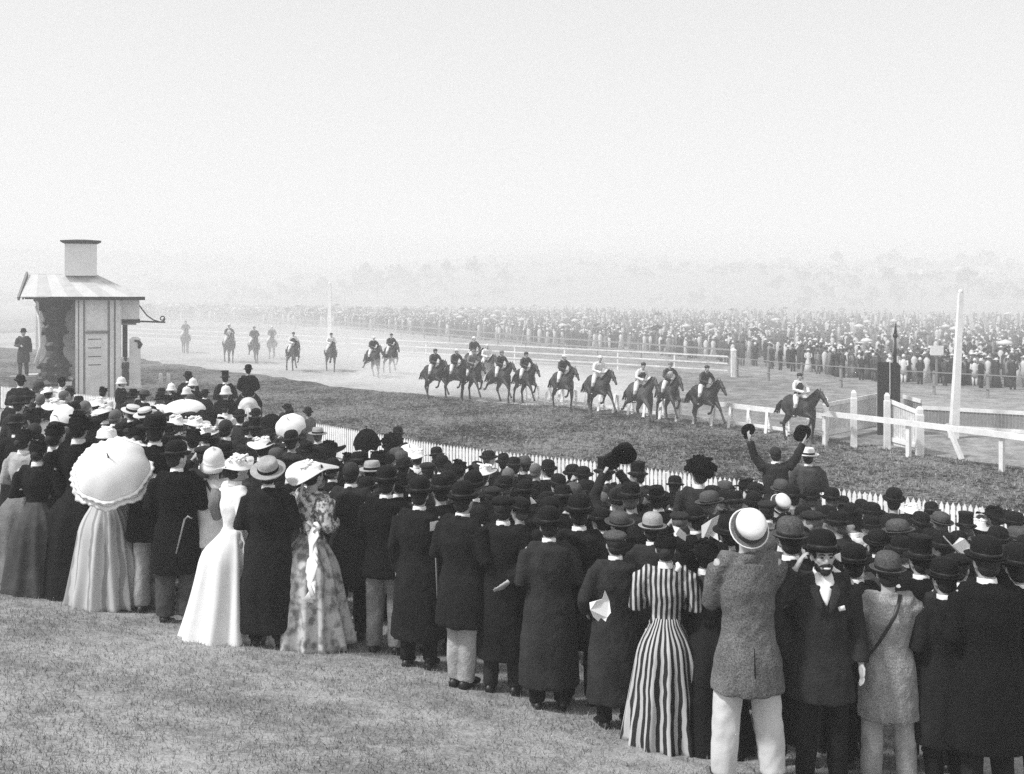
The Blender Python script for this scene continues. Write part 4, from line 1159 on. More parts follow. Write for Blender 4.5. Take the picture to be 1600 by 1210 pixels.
# ------------------------------------------------------------------ parasols and umbrellas
def umbrella(label, px, py, D, R, tilt, yaw, m, frill=False, deep=.62, stick=.85, name='umbrella', cat='umbrella'):
    """px,py: middle of the canopy in the photo; tilt: lean of the stick from upright"""
    c = V(((px - 800) / F * D, D, CAMZ - (py - HOR) * D / F))
    o = thing(name, label, cat, c, math.radians(yaw))
    M = Matrix.Rotation(math.radians(tilt), 3, 'X')        # + leans the tip towards the camera
    n = 64 if frill else 48; ribs = 8
    def ringat(t, extra=0.0, k0=0.0):
        ring = []
        for k in range(n):
            th = 2 * math.pi * k / n
            sag = 1 - .055 * t * (0.5 - .5 * math.cos(ribs * th))
            r = R * math.sin(t * 1.25) / math.sin(1.25) * sag
            z = R * deep * (math.cos(t * 1.25) - math.cos(1.25)) / (1 - math.cos(1.25)) + extra
            if t > .98: z += .018 * math.cos(ribs * th) * -1
            ring.append(M @ V((r * math.cos(th), r * math.sin(th), z - R * deep * .5)))
        return ring
    mb = MB(); ts = [.02, .15, .3, .45, .6, .75, .88, 1.0]
    mb.rings([ringat(t) for t in ts] + [ringat(t, -.006) for t in reversed(ts)], False)
    can = obj('canopy', mb, m, o, True)
    if frill:
        for q, (t0, fr) in enumerate(((1.0, .045), (.88, .035))):
            mb = MB(); base = ringat(t0, .004 * (2 - q)); R2 = []
            nn = 160
            for u in (0, .5, 1.0, .5, 0):
                ring = []
                for k in range(nn):
                    f = k / nn * n; i = int(f); p = base[i % n].lerp(base[(i + 1) % n], f - i)
                    dr = M @ V((math.cos(2 * math.pi * k / nn), math.sin(2 * math.pi * k / nn), -.25))
                    wv = .6 * math.sin(k * 2 * math.pi * 31 / nn + q) + .5 * noise.noise(V((k * .35, q * 5, 0)))
                    ring.append(p + dr * (fr * u * (1 + .28 * wv)) + M @ V((0, 0, .009 * wv * u + (.004 if len(R2) < 3 else -.002))))
                R2.append(ring)
            mb.rings(R2, False); obj('frill', mb, m, o, True)
    tip = M @ V((0, 0, R * deep * .5)); end = M @ V((0, 0, -stick))
    mb = MB(); mb.tube([tip + M @ V((0, 0, .07)), tip, end], [.004, .008, .009], n=8); obj('stick', mb, 'dark timber', o, True)
    mb = MB(); mb.tube([end, end - M @ V((0, 0, .05)), end + M @ V((.03, 0, -.08)), end + M @ V((.06, 0, -.06))], .011, n=8); obj('handle', mb, 'dark timber', o, True)
    mb = MB()
    for k in range(ribs):
        th = 2 * math.pi * k / ribs
        mb.tube([tip - M @ V((0, 0, .02))] + [M @ V((R * math.sin(t * 1.25) / math.sin(1.25) * .985 * math.cos(th), R * math.sin(t * 1.25) / math.sin(1.25) * .985 * math.sin(th), R * deep * (math.cos(t * 1.25) - math.cos(1.25)) / (1 - math.cos(1.25)) - R * deep * .5 - .012)) for t in (.4, .7, .99)], .003, n=4)
    obj('ribs', mb, 'iron', o)
    return o
umbrella('large white parasol with frilled double edge leaning back on its holder', 174, 727, 10.2, .375, 48, 6, 'white linen', True, deep=.75, stick=.6, name='parasol', cat='parasol')
umbrella('flat wide white umbrella over the crowd near the white helmets', 288, 632, 21, .42, 6, 0, 'white linen', deep=.42)
umbrella('small white umbrella left of the flat wide white umbrella', 249, 637, 21, .2, 12, 0, 'white linen', deep=.6)
umbrella('black umbrella with deep dome rising above heads at centre left', 573, 683, 15.5, .21, 22, 0, 'black wool', deep=1.15, stick=.7)
umbrella('black umbrella tipped sideways beside the white cloth parasol', 424, 661, 18.5, .19, 66, 12, 'black wool', deep=.5, stick=.6)
umbrella('white parasol between the black umbrella and dark bowlers', 452, 661, 18, .27, 42, -8, 'white linen', deep=.6, stick=.6)
umbrella('white umbrella behind the far left white blouse woman', 93, 652, 14.5, .2, 70, -20, 'white linen', deep=.5, stick=.5)
umbrella('distant white umbrella in the crowd, left of the black hat', 640, 703, 17, .2, 30, 0, 'white linen', deep=.5, stick=.6)
LANDS += [(573, 683, 15.5, 'the domed black umbrella'), (288, 632, 21, 'the flat white umbrella'), (424, 661, 18.5, 'the tipped black umbrella'), (640, 703, 17, 'the distant white umbrella')]

# papers, canes, flag
def slab(name, label, cat, px, py, D, pts, m, th=.004, yaw=0., group=None):
    c = V(((px - 800) / F * D, D, CAMZ - (py - HOR) * D / F)); q = D / F
    mb = MB(); R = [[V((x * q, y0 + .02 * math.sin(x * .2 + y * .1), -y * q)) for x, y in pts] for y0 in (0, -th)]
    mb.rings(R); ob = obj(name, mb, m); ob.location = c; ob.rotation_euler = (0, 0, math.radians(yaw)); tag(ob, label, cat, group)
    return ob
slab('newspaper', 'crumpled white newspaper held low at the front of the crowd', 'newspaper', 935, 948, 7.72, [(-14, -6), (-4, -10), (6, -12), (10, -26), (17, -10), (19, 8), (13, 16), (11, 22), (4, 18), (0, 24), (-8, 16), (-13, 4)], 'white paper')
slab('race_card', 'small white race card held low among dark coats, centre left', 'card', 679, 822, 9.1, [(-7, -6), (5, -8), (8, -5), (3, 7), (-7, 8)], 'white paper')
slab('race_card', 'white race card held up near the grey bowler', 'card', 1108, 830, 9.6, [(-12, -8), (4, -20), (16, -24), (12, -6), (14, 14), (2, 8), (-4, 22), (-12, 16)], 'white paper')
slab('race_card', 'folded white paper beside the pale grey bowler', 'card', 1063, 832, 8.6, [(-12, -10), (-2, -8), (10, 4), (8, 14), (0, 10), (-8, 2)], 'white paper')
slab('race_card', 'white paper behind the shoulder of the laughing man', 'card', 1306, 871, 7.2, [(-6, -3), (8, -6), (9, 8), (2, 5)], 'white paper')
fl_ = thing('hand_flag', 'small white flag on a thin slanting stick at right', 'flag', V(((1490 - 800) / F * 8.4, 8.4, CAMZ - (862 - HOR) * 8.4 / F)))
q = 8.4 / F
mb = MB(); mb.tube([V((-13, 0, -4)) * q, V((33, 0, -6)) * q, V((2, 0, 24)) * q][:2], .004, n=6)
mb = MB(); mb.tube([V((-16, 0, 24)) * q, V((22, 0, -18)) * q], .005, n=6); obj('stick', mb, 'pale felt', fl_, True)
mb = MB(); mb.rings([[V((x * q, y0 + .015 * math.sin(x * .3), z * q)) for x, z in ((-3, 10), (10, 22), (16, 21), (33, 2), (24, -14), (8, -1))] for y0 in (0, -.004)]); obj('cloth', mb, 'white paper', fl_)
def cane(label, px, y0, y1, D, lean=0.0, m='pale felt'):
    q = D / F; b = V(((px - 800) * q, D, CAMZ - (y1 - HOR) * q))
    mb = MB(); h = (y1 - y0) * q; mb.tube([(0, 0, 0), (lean, 0, h), (lean + .03, 0, h + .03), (lean + .07, 0, h + .01)], [.006, .008, .009, .009], n=8)
    o = obj('walking_cane', mb, m, None, True); o.location = b; tag(o, label, 'cane')
cane('tall pale cane held before the long dark coat at centre left', 685, 870, 975, 8.95, -.02)
cane('slanting thin cane against the black frock coat at left', 275, 812, 865, 9.85, .08)

# ------------------------------------------------------------------ the rest of the crowd on the lawn
# (px, row of the top of the hat, distance, kind, extra)
CROWD = '''190 588 27 p|270 598 26 p|301 590 27 p|292 603 25 p|353 601 24 p|294 580 30 b|253 610 25 b|318 610 26 b|352 565 30 t
88 622 15 W|132 626 17 h|150 622 18 W|113 630 15 b|163 634 17 W|176 640 16 h|62 616 19 h|45 612 20 b|75 606 21 W|100 610 20 h|205 634 17.5 s|229 638 17 s|245 642 17 h|275 650 16 W|305 652 15 W|330 645 18 k
352 655 14 h|372 640 20 b|400 652 17 t|420 690 13 h|452 631 25 b|481 636 26 b|455 672 15 b|478 690 14 b|410 684 13 W|430 700 12.5 g|498 668 19 G|515 690 14 k|300 672 13.5 k|322 664 14 F|350 690 12 b
262 664 14 b|240 690 12 b|205 668 14 c|180 690 13 b|80 660 13.5 b|52 640 15 k|30 620 18 b|26 650 14 b|60 700 13 b|108 668 13 h
582 722 12 G|560 706 13 b|590 706 13 k|622 664 22 b|613 689 18 K|632 716 14 b|652 703 16 W|684 699 17 b|668 722 13 c|700 736 12 b|716 720 14 k|740 724 14 h|764 704 18 b|787 709 17 b|756 726 14 F|736 742 11.5 g
804 715 16 b|820 713 17 g|838 724 15 h|856 718 16 b|872 742 13 b|894 727 15 b|913 729 14.5 b|920 752 12 b|884 764 11 b|940 768 12 h|948 726 17 b|1002 723 15 t|988 755 10.2 b|968 800 9.6 g|1050 744 15 b|1036 768 12.5 b|1092 729 14 K
1110 767 11 g|1133 751 15 g|1150 768 12 b|1166 750 15 k|1188 756 14 b|1222 749 15 g|1221 768 12.5 e|1244 760 14 b|1270 762 14 b|1301 762 14 b|1317 775 15 b|1346 780 15 b|1335 800 11.5 f|1310 800 11 b|1360 806 12 b|1396 764 13.5 b
1424 788 15 W|1458 784 15 b|1476 802 12.5 g|1510 801 12.5 t|1440 800 12 b|1555 792 13 k|1404 812 10 g|1408 838 9 b|1372 828 10 b|1530 812 13 W|1588 800 12 b|1292 790 11.5 b|1256 790 11 b|1200 784 11.5 c|1180 770 13 b
1430 824 10.5 b|1462 830 10 b|1560 822 10 b|1500 830 11 b|1340 858 8.6 c|1280 800 9.8 c|1086 790 10.5 b|1062 800 10 c|1136 800 10.5 k|1150 830 9 b|940 800 10 b|850 770 11 b|820 750 12 b|790 744 12.5 b|770 760 11 c|812 778 10 b|690 760 11 b|650 740 12 b|622 742 11.5 k|575 745 11 b|520 716 12.5 b'''
KINDS = {
 'b': dict(hat='bowler', hat_m='black felt'), 't': dict(hat='top', hat_m='black felt'), 'c': dict(hat='cap', hat_m='charcoal wool'), 'g': dict(hat='bowler', hat_m='grey felt'),
 'G': dict(hat='slouch', hat_m='pale felt'), 's': dict(hat='boater', hat_m='straw', hat_tilt=-14), 'p': dict(hat='pith', hat_m='white felt'), 'h': dict(hat=None), 'e': dict(hat='topee', hat_m='white felt', hat_tilt=-50),
 'W': dict(hat='brim', hat_m='white linen', sex='f', hair='bun'), 'k': dict(hat='blackwide', hat_m='black wool', sex='f', hair='bun'), 'K': dict(hat='feather', hat_m='black wool', sex='f', hair='bun'),
 'F': dict(hat='flower', hat_m='white linen', sex='f', hair='bun'), 'f': dict(hat='bonnet', hat_m='black wool', sex='f', hair='bun')}
HWORD = {'b': 'black bowler', 't': 'black top hat', 'c': 'dark flat cap', 'g': 'grey bowler', 'G': 'pale soft hat', 's': 'straw boater', 'p': 'white helmet', 'h': 'bare head', 'e': 'tilted pale sun hat', 'W': 'white brimmed hat', 'k': 'black wide hat', 'K': 'huge black plumed hat', 'F': 'white flowered hat', 'f': 'small dark bonnet'}
CWORD = {'black wool': 'black', 'dark wool': 'dark', 'charcoal wool': 'charcoal', 'slate wool': 'grey', 'grey tweed': 'tweed', 'white linen': 'white', 'cream cotton': 'cream', 'mid grey cloth': 'mid grey', 'light grey cloth': 'light grey'}
rc = random.Random(42)
crowd = []
for tok in CROWD.replace('\n', '|').split('|'):
    a = tok.split(); crowd.append([float(a[0]), float(a[1]), float(a[2]), a[3]])
placed = [(( p[0] - 800) / F * p[2], p[2]) for p in crowd] + [(o.location.x, o.location.y) for o in bpy.data.objects if o.get('category') == 'person']
# people filling the ranks between those
front = [(20, 11.9), (140, 11.8), (240, 11.2), (330, 11.2), (500, 10.8), (600, 10.4), (720, 9.7), (900, 9.0), (1040, 8.8), (1200, 8.3), (1400, 7.6), (1620, 7.4)]
fill = 0
for tries in range(6000):
    if fill >= 104: break
    px = rc.uniform(15, 1610); Dn = np.interp(px, [f_[0] for f_ in front], [f_[1] for f_ in front])
    far = 24 if px < 470 else (15.5 if px < 1100 else 14.5)
    D = Dn + (far - Dn) * rc.random() ** 1.8
    x = (px - 800) / F * D
    if min((x - q_[0]) ** 2 + (D - q_[1]) ** 2 for q_ in placed) < .50 ** 2: continue
    k = rc.choices('bbbbcghkfW', k=1)[0]
    if k == 'W' and rc.random() < .6: k = 'b'
    H = rc.uniform(1.62, 1.74) if KINDS[k].get('sex') != 'f' else rc.uniform(1.52, 1.62)
    yt = HOR + (CAMZ - gz(x, D) - H) * F / D
    crowd.append([px, yt, D, k]); placed.append((x, D)); fill += 1
ARM = [('bent', 'bent'), ('down', 'bent'), ('face', 'bent'), ('bent', 'hold'), ('down', 'down'), ('face', 'face')]
entries = []
for i, (px, yt, D, k) in enumerate(crowd):
    K = dict(KINDS[k]); fem = K.get('sex') == 'f'
    if fem:
        cm = rc.choice(['black wool', 'dark wool', 'charcoal wool', 'slate wool']) if k not in 'WF' or rc.random() < .3 else rc.choice(['white linen', 'cream cotton', 'white linen', 'light grey cloth'])
        if k == 'f': cm = 'white linen'
        aL, aR = ARM[rc.choice((0, 3))]
        turn = rc.choice((0, 30)); var = rc.choice((1., 2., 3.))
        K.update(skirt=dict(r1=.34, amp=.04, folds=11, seed=var, n=72), puff=.02, seed=var)
        mats = {'bodice': cm, 'skirt': cm if rc.random() < .7 else 'dark wool'}
        hm = K.pop('hat_m'); mats['hat'] = hm
        mats['flowers'] = 'black wool' if k in 'kf' else 'white linen'; mats['plumes'] = 'black wool'
        if k == 'K': K['seed'] = 1.; K['hat_tilt'] = -12
    else:
        cm = rc.choices(['black wool', 'dark wool', 'charcoal wool', 'slate wool', 'grey tweed'], weights=[4, 5, 3, 1, .5])[0]
        if k == 'p': cm = 'black wool'
        aL, aR = ARM[rc.choice((0, 0, 1, 2, 3, 4))]
        turn = rc.choice((-32, 0, 0, 32)); 
        K.update(hem=rc.choice((.3, .5, .78) if px > 700 else (.5, .78)))
        hm = K.pop('hat_m', 'black felt')
        mats = {'coat': cm, 'trousers': rc.choice(['dark wool', 'slate wool', 'black wool']), 'hat': hm, 'hair': rc.choice(['dark hair', 'dark hair', 'grey hair'])}
        if rc.random() < .55 : mats['collar'] = 'none'
    K['turn'] = turn
    if K['hat'] == 'bowler':
        K['hat'] = rc.choice(('bowler', 'bowler', 'derby', 'homburg')); K['hat_tilt'], K['hat_roll'] = rc.choice(((0, 0), (-9, 4), (7, -4), (-4, -6)))
    if not fem: K['lean'] = rc.choice((0., 0., .05, -.02)); K['stout'] = rc.choice((.96, 1.04, 1.13))
    sc = sc_for(px, yt, D, K['hat'], .86, 1.12)
    s_raw = PEOPLE[-1][3]
    pr = figure(aL=aL, aR=aR, vox=.019, cvox=.021, **K)
    if k == 'K': sc *= 1.08
    loc = spot(px, D)
    rz = rc.gauss(14 if px > 900 else 0, 26)
    word = ('woman' if fem else 'man')
    if k == 'p': word = 'policeman'
    desc = '%s with bare head and %s coat' % (word, CWORD[cm]) if k == 'h' else '%s in %s and %s %s' % (word, HWORD[k], CWORD[cm], 'dress' if fem else 'coat')
    t = pr.put(None, loc, math.radians(rz), sc, mats, 'spectators crowding the sloping lawn')
    entries.append([t, px, yt, D, desc])
# labels: what they wear, and which of the plainly findable things they stand nearest to
ORD = ['', 'second ', 'third ', 'fourth ', 'fifth ', 'sixth ', 'seventh ', 'eighth ']
LANDS += [(1092, 740, 14, 'the huge plumed hat'), (155, 600, 24, 'the judge box'), (352, 575, 30, 'the trackside top hat'), (1221, 778, 12.5, 'the tilted pale sun hat'), (1500, 855, 8.4, 'the white hand flag'), (865, 800, 8.4, 'the stout front row man')]
for e in entries:
    ds = sorted(LANDS, key=lambda l: (l[0] - e[1]) ** 2 + (2.0 * (l[1] - e[2])) ** 2 + (e[3] - l[2]) ** 2 * 20)
    e.append(ds)
taken = {}
for e in entries:
    L_ = e[5][0] if (abs(e[5][0][0] - e[1]) > 3 or abs(e[5][0][2] - e[3]) > .8) else e[5][1]
    dx = e[1] - L_[0]; dD = e[3] - L_[2]
    if abs(dx) > 26: rel = 'left of' if dx < 0 else 'right of'
    else: rel = 'behind' if dD > 0 else 'in front of'
    taken.setdefault((e[4], rel, L_[3]), []).append((abs(dx) + abs(dD) * 6, e))
for (desc, rel, lw), lst in taken.items():
    lst.sort(key=lambda q_: q_[0])
    for n_, (_, e) in enumerate(lst):
        lab = '%s%s, %s %s' % (ORD[min(n_, 7)], desc, rel, lw)
        if len(lab.split()) > 16: lab = lab.replace(' and ', ' ', 1).replace('white brimmed hat', 'brimmed hat').replace('light grey', 'grey')
        e[0]['label'] = lab
# raised hats left of centre right
def loose_hat(label, px, py, D, kind, m, tilt, roll):
    j = joints(); j['head'] = V((0, 0, -.04)); j['M'] = M3(0, 0)
    ho = thing('hat', label, 'hat', V(((px - 800) / F * D, D, CAMZ - (py - HOR) * D / F)), 0)
    for nm2, me, m2, par in hat_parts(j, kind, tilt, roll): obj(nm2 if par is not None else 'crown', me, m2 or m, ho)
hh = head_height(968, 700, 11.5)
t, pr, sc = hero(962, 11.5, 762, None, 6, 'bareheaded man raising his dark hat high with both arms, right of centre', aL=((.24, .1, 1.60), (.10, .16, 1.86)), aR=((.26, .1, 1.60), (.06, .16, 1.88)), coat_m='charcoal wool', seed=2.6, collar=True, unique=True)
loose_hat('dark bowler raised high above the heads, right of centre', 975, 712, 11.3, 'bowler', 'black felt', 50, 20)
loose_hat('dark cap raised beside the lifted bowler, right of centre', 957, 722, 11.5, 'cap', 'charcoal wool', 50, -20)
loose_hat('black top hat waved at the left of the raised bowler', 944, 738, 12.2, 'top', 'black felt', 0, 4)

# ------------------------------------------------------------------ horses and riders
FORE = {'reach': [(.62, 1.08), (.92, .86), (1.18, .50), (1.30, .38)], 'fold': [(.60, 1.05), (.90, .98), (.70, .66), (.56, .62)], 'plant': [(.56, 1.02), (.60, .62), (.52, .20), (.56, .05)], 'trail': [(.52, 1.02), (.38, .66), (.10, .40), (.02, .36)]}
HIND = {'push': [(-.46, .95), (-.92, .66), (-1.02, .26), (-1.00, .06)], 'under': [(-.34, .88), (-.62, .54), (-.38, .20), (-.28, .05)], 'fly': [(-.50, .96), (-1.02, .78), (-1.26, .52), (-1.38, .50)], 'mid': [(-.42, .92), (-.78, .56), (-.72, .20), (-.66, .05)]}
POSES = {0: ('reach', 'fold', 'push', 'under'), 1: ('plant', 'fold', 'fly', 'mid'), 2: ('fold', 'reach', 'mid', 'push'), 3: ('plant', 'reach', 'under', 'fly'), 4: ('plant', 'plant', 'mid', 'mid')}
def horse_meshes(pose, neck=0.0):
    def build():
        mb = MB(); up = neck
        mb.tube([(0, -.86, 1.26), (0, -.78, 1.32), (0, -.60, 1.36), (0, -.28, 1.27), (0, .08, 1.20), (0, .42, 1.22), (0, .62, 1.28), (0, .72, 1.28)], [.08, .19, .26, .255, .285, .26, .2, .1], [.1, .22, .27, .25, .30, .32, .26, .14], n=20)
        mb.ball((0, .30, 1.42), (.10, .26, .17))
        mb.tube([(0, .46, 1.30), (0, .74, 1.48 + up * .3), (0, 1.00, 1.68 + up * .7), (0, 1.14, 1.80 + up)], [.17, .11, .085, .075], [.29, .20, .145, .11], n=14)
        mb.tube([(0, 1.08, 1.82 + up), (0, 1.22, 1.78 + up), (0, 1.40, 1.64 + up), (0, 1.54, 1.50 + up), (0, 1.62, 1.42 + up)], [.06, .082, .066, .050, .044], [.09, .125, .085, .058, .05], n=12)
        for s in (-1, 1):
            mb.tube([(s * .045, 1.10, 1.88 + up), (s * .06, 1.10, 1.96 + up), (s * .058, 1.12, 2.03 + up)], [.03, .026, .006], n=7)
            mb.ball((s * .062, 1.27, 1.79 + up), (.022, .03, .022))
        a, b, c, d = POSES[pose]
        for s, f in ((-1, a), (1, b)):
            q = [V((s * .13, y, z)) for y, z in FORE[f]]
            mb.tube([V((s * .12, .50, 1.28)), q[0], q[0].lerp(q[1], .55), q[1], q[1].lerp(q[2], .5), q[2], q[3]], [.15, .12, .088, .066, .042, .048, .052], n=10)
            mb.tube([q[3], q[3] + (q[3] - q[2]).normalized() * .05], [.052, .06], n=10)
        for s, h in ((-1, c), (1, d)):
            q = [V((s * .15, y, z)) for y, z in HIND[h]]
            mb.tube([V((s * .12, -.62, 1.32)), V((s * .14, -.58, 1.14)), q[0], q[0].lerp(q[1], .6), q[1], q[1].lerp(q[2], .5), q[2], q[3]], [.21, .21, .145, .09, .068, .044, .050, .052], n=10)
            mb.tube([q[3], q[3] + (q[3] - q[2]).normalized() * .05], [.052, .06], n=10)
        body = mb.solid('body', .026, 3, .004, 3)
        tl = MB()
        for k in range(16):
            o_ = .05 * math.sin(k * 2.4); p_ = .05 * math.cos(k * 1.7)
            e_ = 1.0 if pose < 4 else .35
            tl.tube([(o_ * .3, -.82, 1.34), (o_ * .8, -.98 - .1 * e_, 1.30 + p_), (o_ * 1.6, -1.02 - .3 * e_, 1.10 + p_), (o_ * 2.4, -1.0 - .48 * e_ + p_, .82)], [.022, .03, .028, .005], n=5)
        tail = tl.mesh('tail')
        mn = MB()
        for k in range(22):
            t = k / 21; y = .50 + .62 * t; z = 1.56 + .38 * t + up * t
            sx = .02 * math.sin(k * 1.9)
            mn.tube([(0, y, z - .02), (.05 + sx, y - .05, z + .02), (.10 + sx, y - .12, z - .10), (.12, y - .14, z - .22)], [.02, .024, .02, .004], [.01, .01, .008, .003], n=5)
        mane = mn.mesh('mane')
        sd = MB(); sd.tube([(0, -.22, 1.535), (0, -.05, 1.51), (0, .14, 1.52)], [.20, .24, .2], [.045, .035, .045], n=12); saddle = sd.mesh('saddle')
        gt = MB(); R = []
        for y_ in (-.06, -.0):
            R.append([V((.305 * math.cos(t), y_, 1.21 + .33 * math.sin(t))) for t in [2 * math.pi * k / 20 for k in range(20)]])
        gt.rings(R, False); girth = gt.mesh('girth')
        br = MB()
        for y_, z_, rx, rz_ in ((1.42, 1.625 + up, .069, .086), (1.19, 1.795 + up, .088, .13)):
            pts = [V((rx * math.cos(t), y_ + rz_ * .6 * math.sin(t), z_ + rz_ * math.sin(t) * .9)) for t in [2 * math.pi * k / 16 for k in range(17)]]
            br.tube(pts, .010, n=5)
        for s in (-1, 1):
            br.tube([(s * .07, 1.46, 1.54 + up), (s * .12, 1.0, 1.66 + up * .6), (s * .09, .5, 1.76)], .008, n=5)
        bridle = br.mesh('bridle')
        return body, tail, mane, saddle, girth, bridle
    return cached(('horse', pose, neck), build)

def horse(label, px, py, pose, m, rz=-128., sc=1.0, neck=0.0, D=None, lift=0.0, group='racehorses galloping on the track', name='racehorse', cat='horse'):
    if D is None: loc = at(px, py, 0.0); 
    else: loc = spot(px, D)
    loc.z += lift
    t = thing(name, label, cat, loc, math.radians(rz), group, sc)
    b, tl, mn, sd, gt, br = horse_meshes(pose, neck)
    obj('body', b, m, t); obj('tail', tl, 'horse mane' if m != 'white horse coat' else m, t); obj('mane', mn, 'horse mane' if m != 'white horse coat' else m, t)
    obj('saddle', sd, 'black leather', t); obj('girth', gt, 'black leather', t); obj('bridle', br, 'black leather', t)
    return t

def rider_joints(lean, up=0.0, turn=0, tilt=0, arms='rein'):
    j = dict(pelvis=V((0, -.10, 1.64 + up)), waist=V((0, -.10 + lean * .35, 1.80 + up)), chest=V((0, -.09 + lean * .75, 1.97 + up)), top=V((0, -.08 + lean * 1.1, 2.12 + up)), neck=V((0, -.07 + lean * 1.25, 2.17 + up)), head=V((0, -.04 + lean * 1.5, 2.305 + up)))
    j['M'] = M3(turn, tilt)
    for s, nm in ((-1, 'L'), (1, 'R')):
        j['sh' + nm] = V((s * .18, -.08 + lean * 1.1, 2.10 + up))
        j['el' + nm] = V((s * .29, .04 + lean, 1.86 + up * .7)); j['wr' + nm] = V((s * .09, .36 + lean * .5, 1.78))
        if arms == 'down': j['el' + nm] = V((s * .27, -.08, 1.84)); j['wr' + nm] = V((s * .14, .18, 1.74))
        j['hip' + nm] = V((s * .11, -.08, 1.62 + up)); j['kn' + nm] = V((s * .32, .22, 1.36)); j['an' + nm] = V((s * .33, .06, .98))
    return j
def rider_parts(lean, up, turn, tilt, hat, arms='rein', vox=.019):
    j = rider_joints(lean, up, turn, tilt, arms); k = (lean, up, turn, tilt, arms)
    def breeches():
        mb = MB()
        mb.tube([j['waist'] - V((0, 0, .04)), j['pelvis'], j['pelvis'] - V((0, 0, .06))], [.14, .17, .13], [.11, .13, .11], n=14)
        for nm in 'LR': mb.tube([j['hip' + nm], j['hip' + nm].lerp(j['kn' + nm], .4), j['kn' + nm], j['kn' + nm].lerp(j['an' + nm], .35)], [.105, .105, .074, .062], n=12)
        return mb.solid('breeches', .018, 3, .004)
    def boots(nm):
        mb = MB()
        if 1:
            kn, an = j['kn' + nm], j['an' + nm]
            mb.tube([kn.lerp(an, .3), kn.lerp(an, .7), an, an + V((0, .0, -.06))], [.066, .058, .045, .045], n=10)
            mb.tube([an + V((0, -.06, -.06)), an + V((0, .06, -.06)), an + V((0, .18, -.05))], [.04, .044, .028], [.035, .03, .02], n=10)
        return mb.mesh('boot')
    P_ = [('body', cached(('rb', k, vox), lambda: body_mesh(j, vox)), 'skin', None), ('coat', cached(('rc', k, vox), lambda: coat_mesh(j, j['pelvis'].z - .02, vox=.018)), 'silk dark', None),
          ('breeches', cached(('rbr', k), breeches), 'breeches', None), ('boot', cached(('rbo', k, 'L'), lambda: boots('L')), 'black leather', None), ('boot', cached(('rbo', k, 'R'), lambda: boots('R')), 'black leather', None), ('hair', cached(('rh', k), lambda: hair_mesh(j)), 'dark hair', None)]
    if hat == 'jcap':
        def jc():
            mb = MB(); O = j['head'] + j['M'] @ V((0, -.012, .042)); mb.ball(O + V((0, 0, .018)), (.098, .112, .074), j['M'], 18, 10); mb.ball(O + j['M'] @ V((0, .11, .0)), (.06, .05, .010), j['M'], 12, 6); return mb.mesh('cap')
        P_.append(('cap', cached(('rcap', k), jc), 'silk dark', None))
    else:
        b_ = len(P_)
        for nm, me, m, par in cached(('rhat', k, hat), lambda: hat_parts(j, hat)): P_.append((nm, me, m, None if par is None else b_ + par))
    return Proto(P_), j
def rider(label, h, lean, up, mats, hat='jcap', turn=0, tilt=0, arms='rein', group='jockeys riding in the race', vest=None):
    pr, j = rider_parts(lean, up, turn, tilt, hat, arms)
    t = pr.put(label, h.location.copy(), h.rotation_euler.z, h.scale[0], mats, group)
    if vest:
        mb = MB()
        mb.tube([j['pelvis'] + V((0, 0, .05)), j['waist'], j['chest'], j['top'] - V((0, 0, .01))], [.172, .168, .198, .145], [.135, .13, .146, .12], n=18)
        obj('waistcoat', mb, vest, t, True)
    return t
D_, W_, G_ = 'silk dark', 'silk white', 'silk grey'
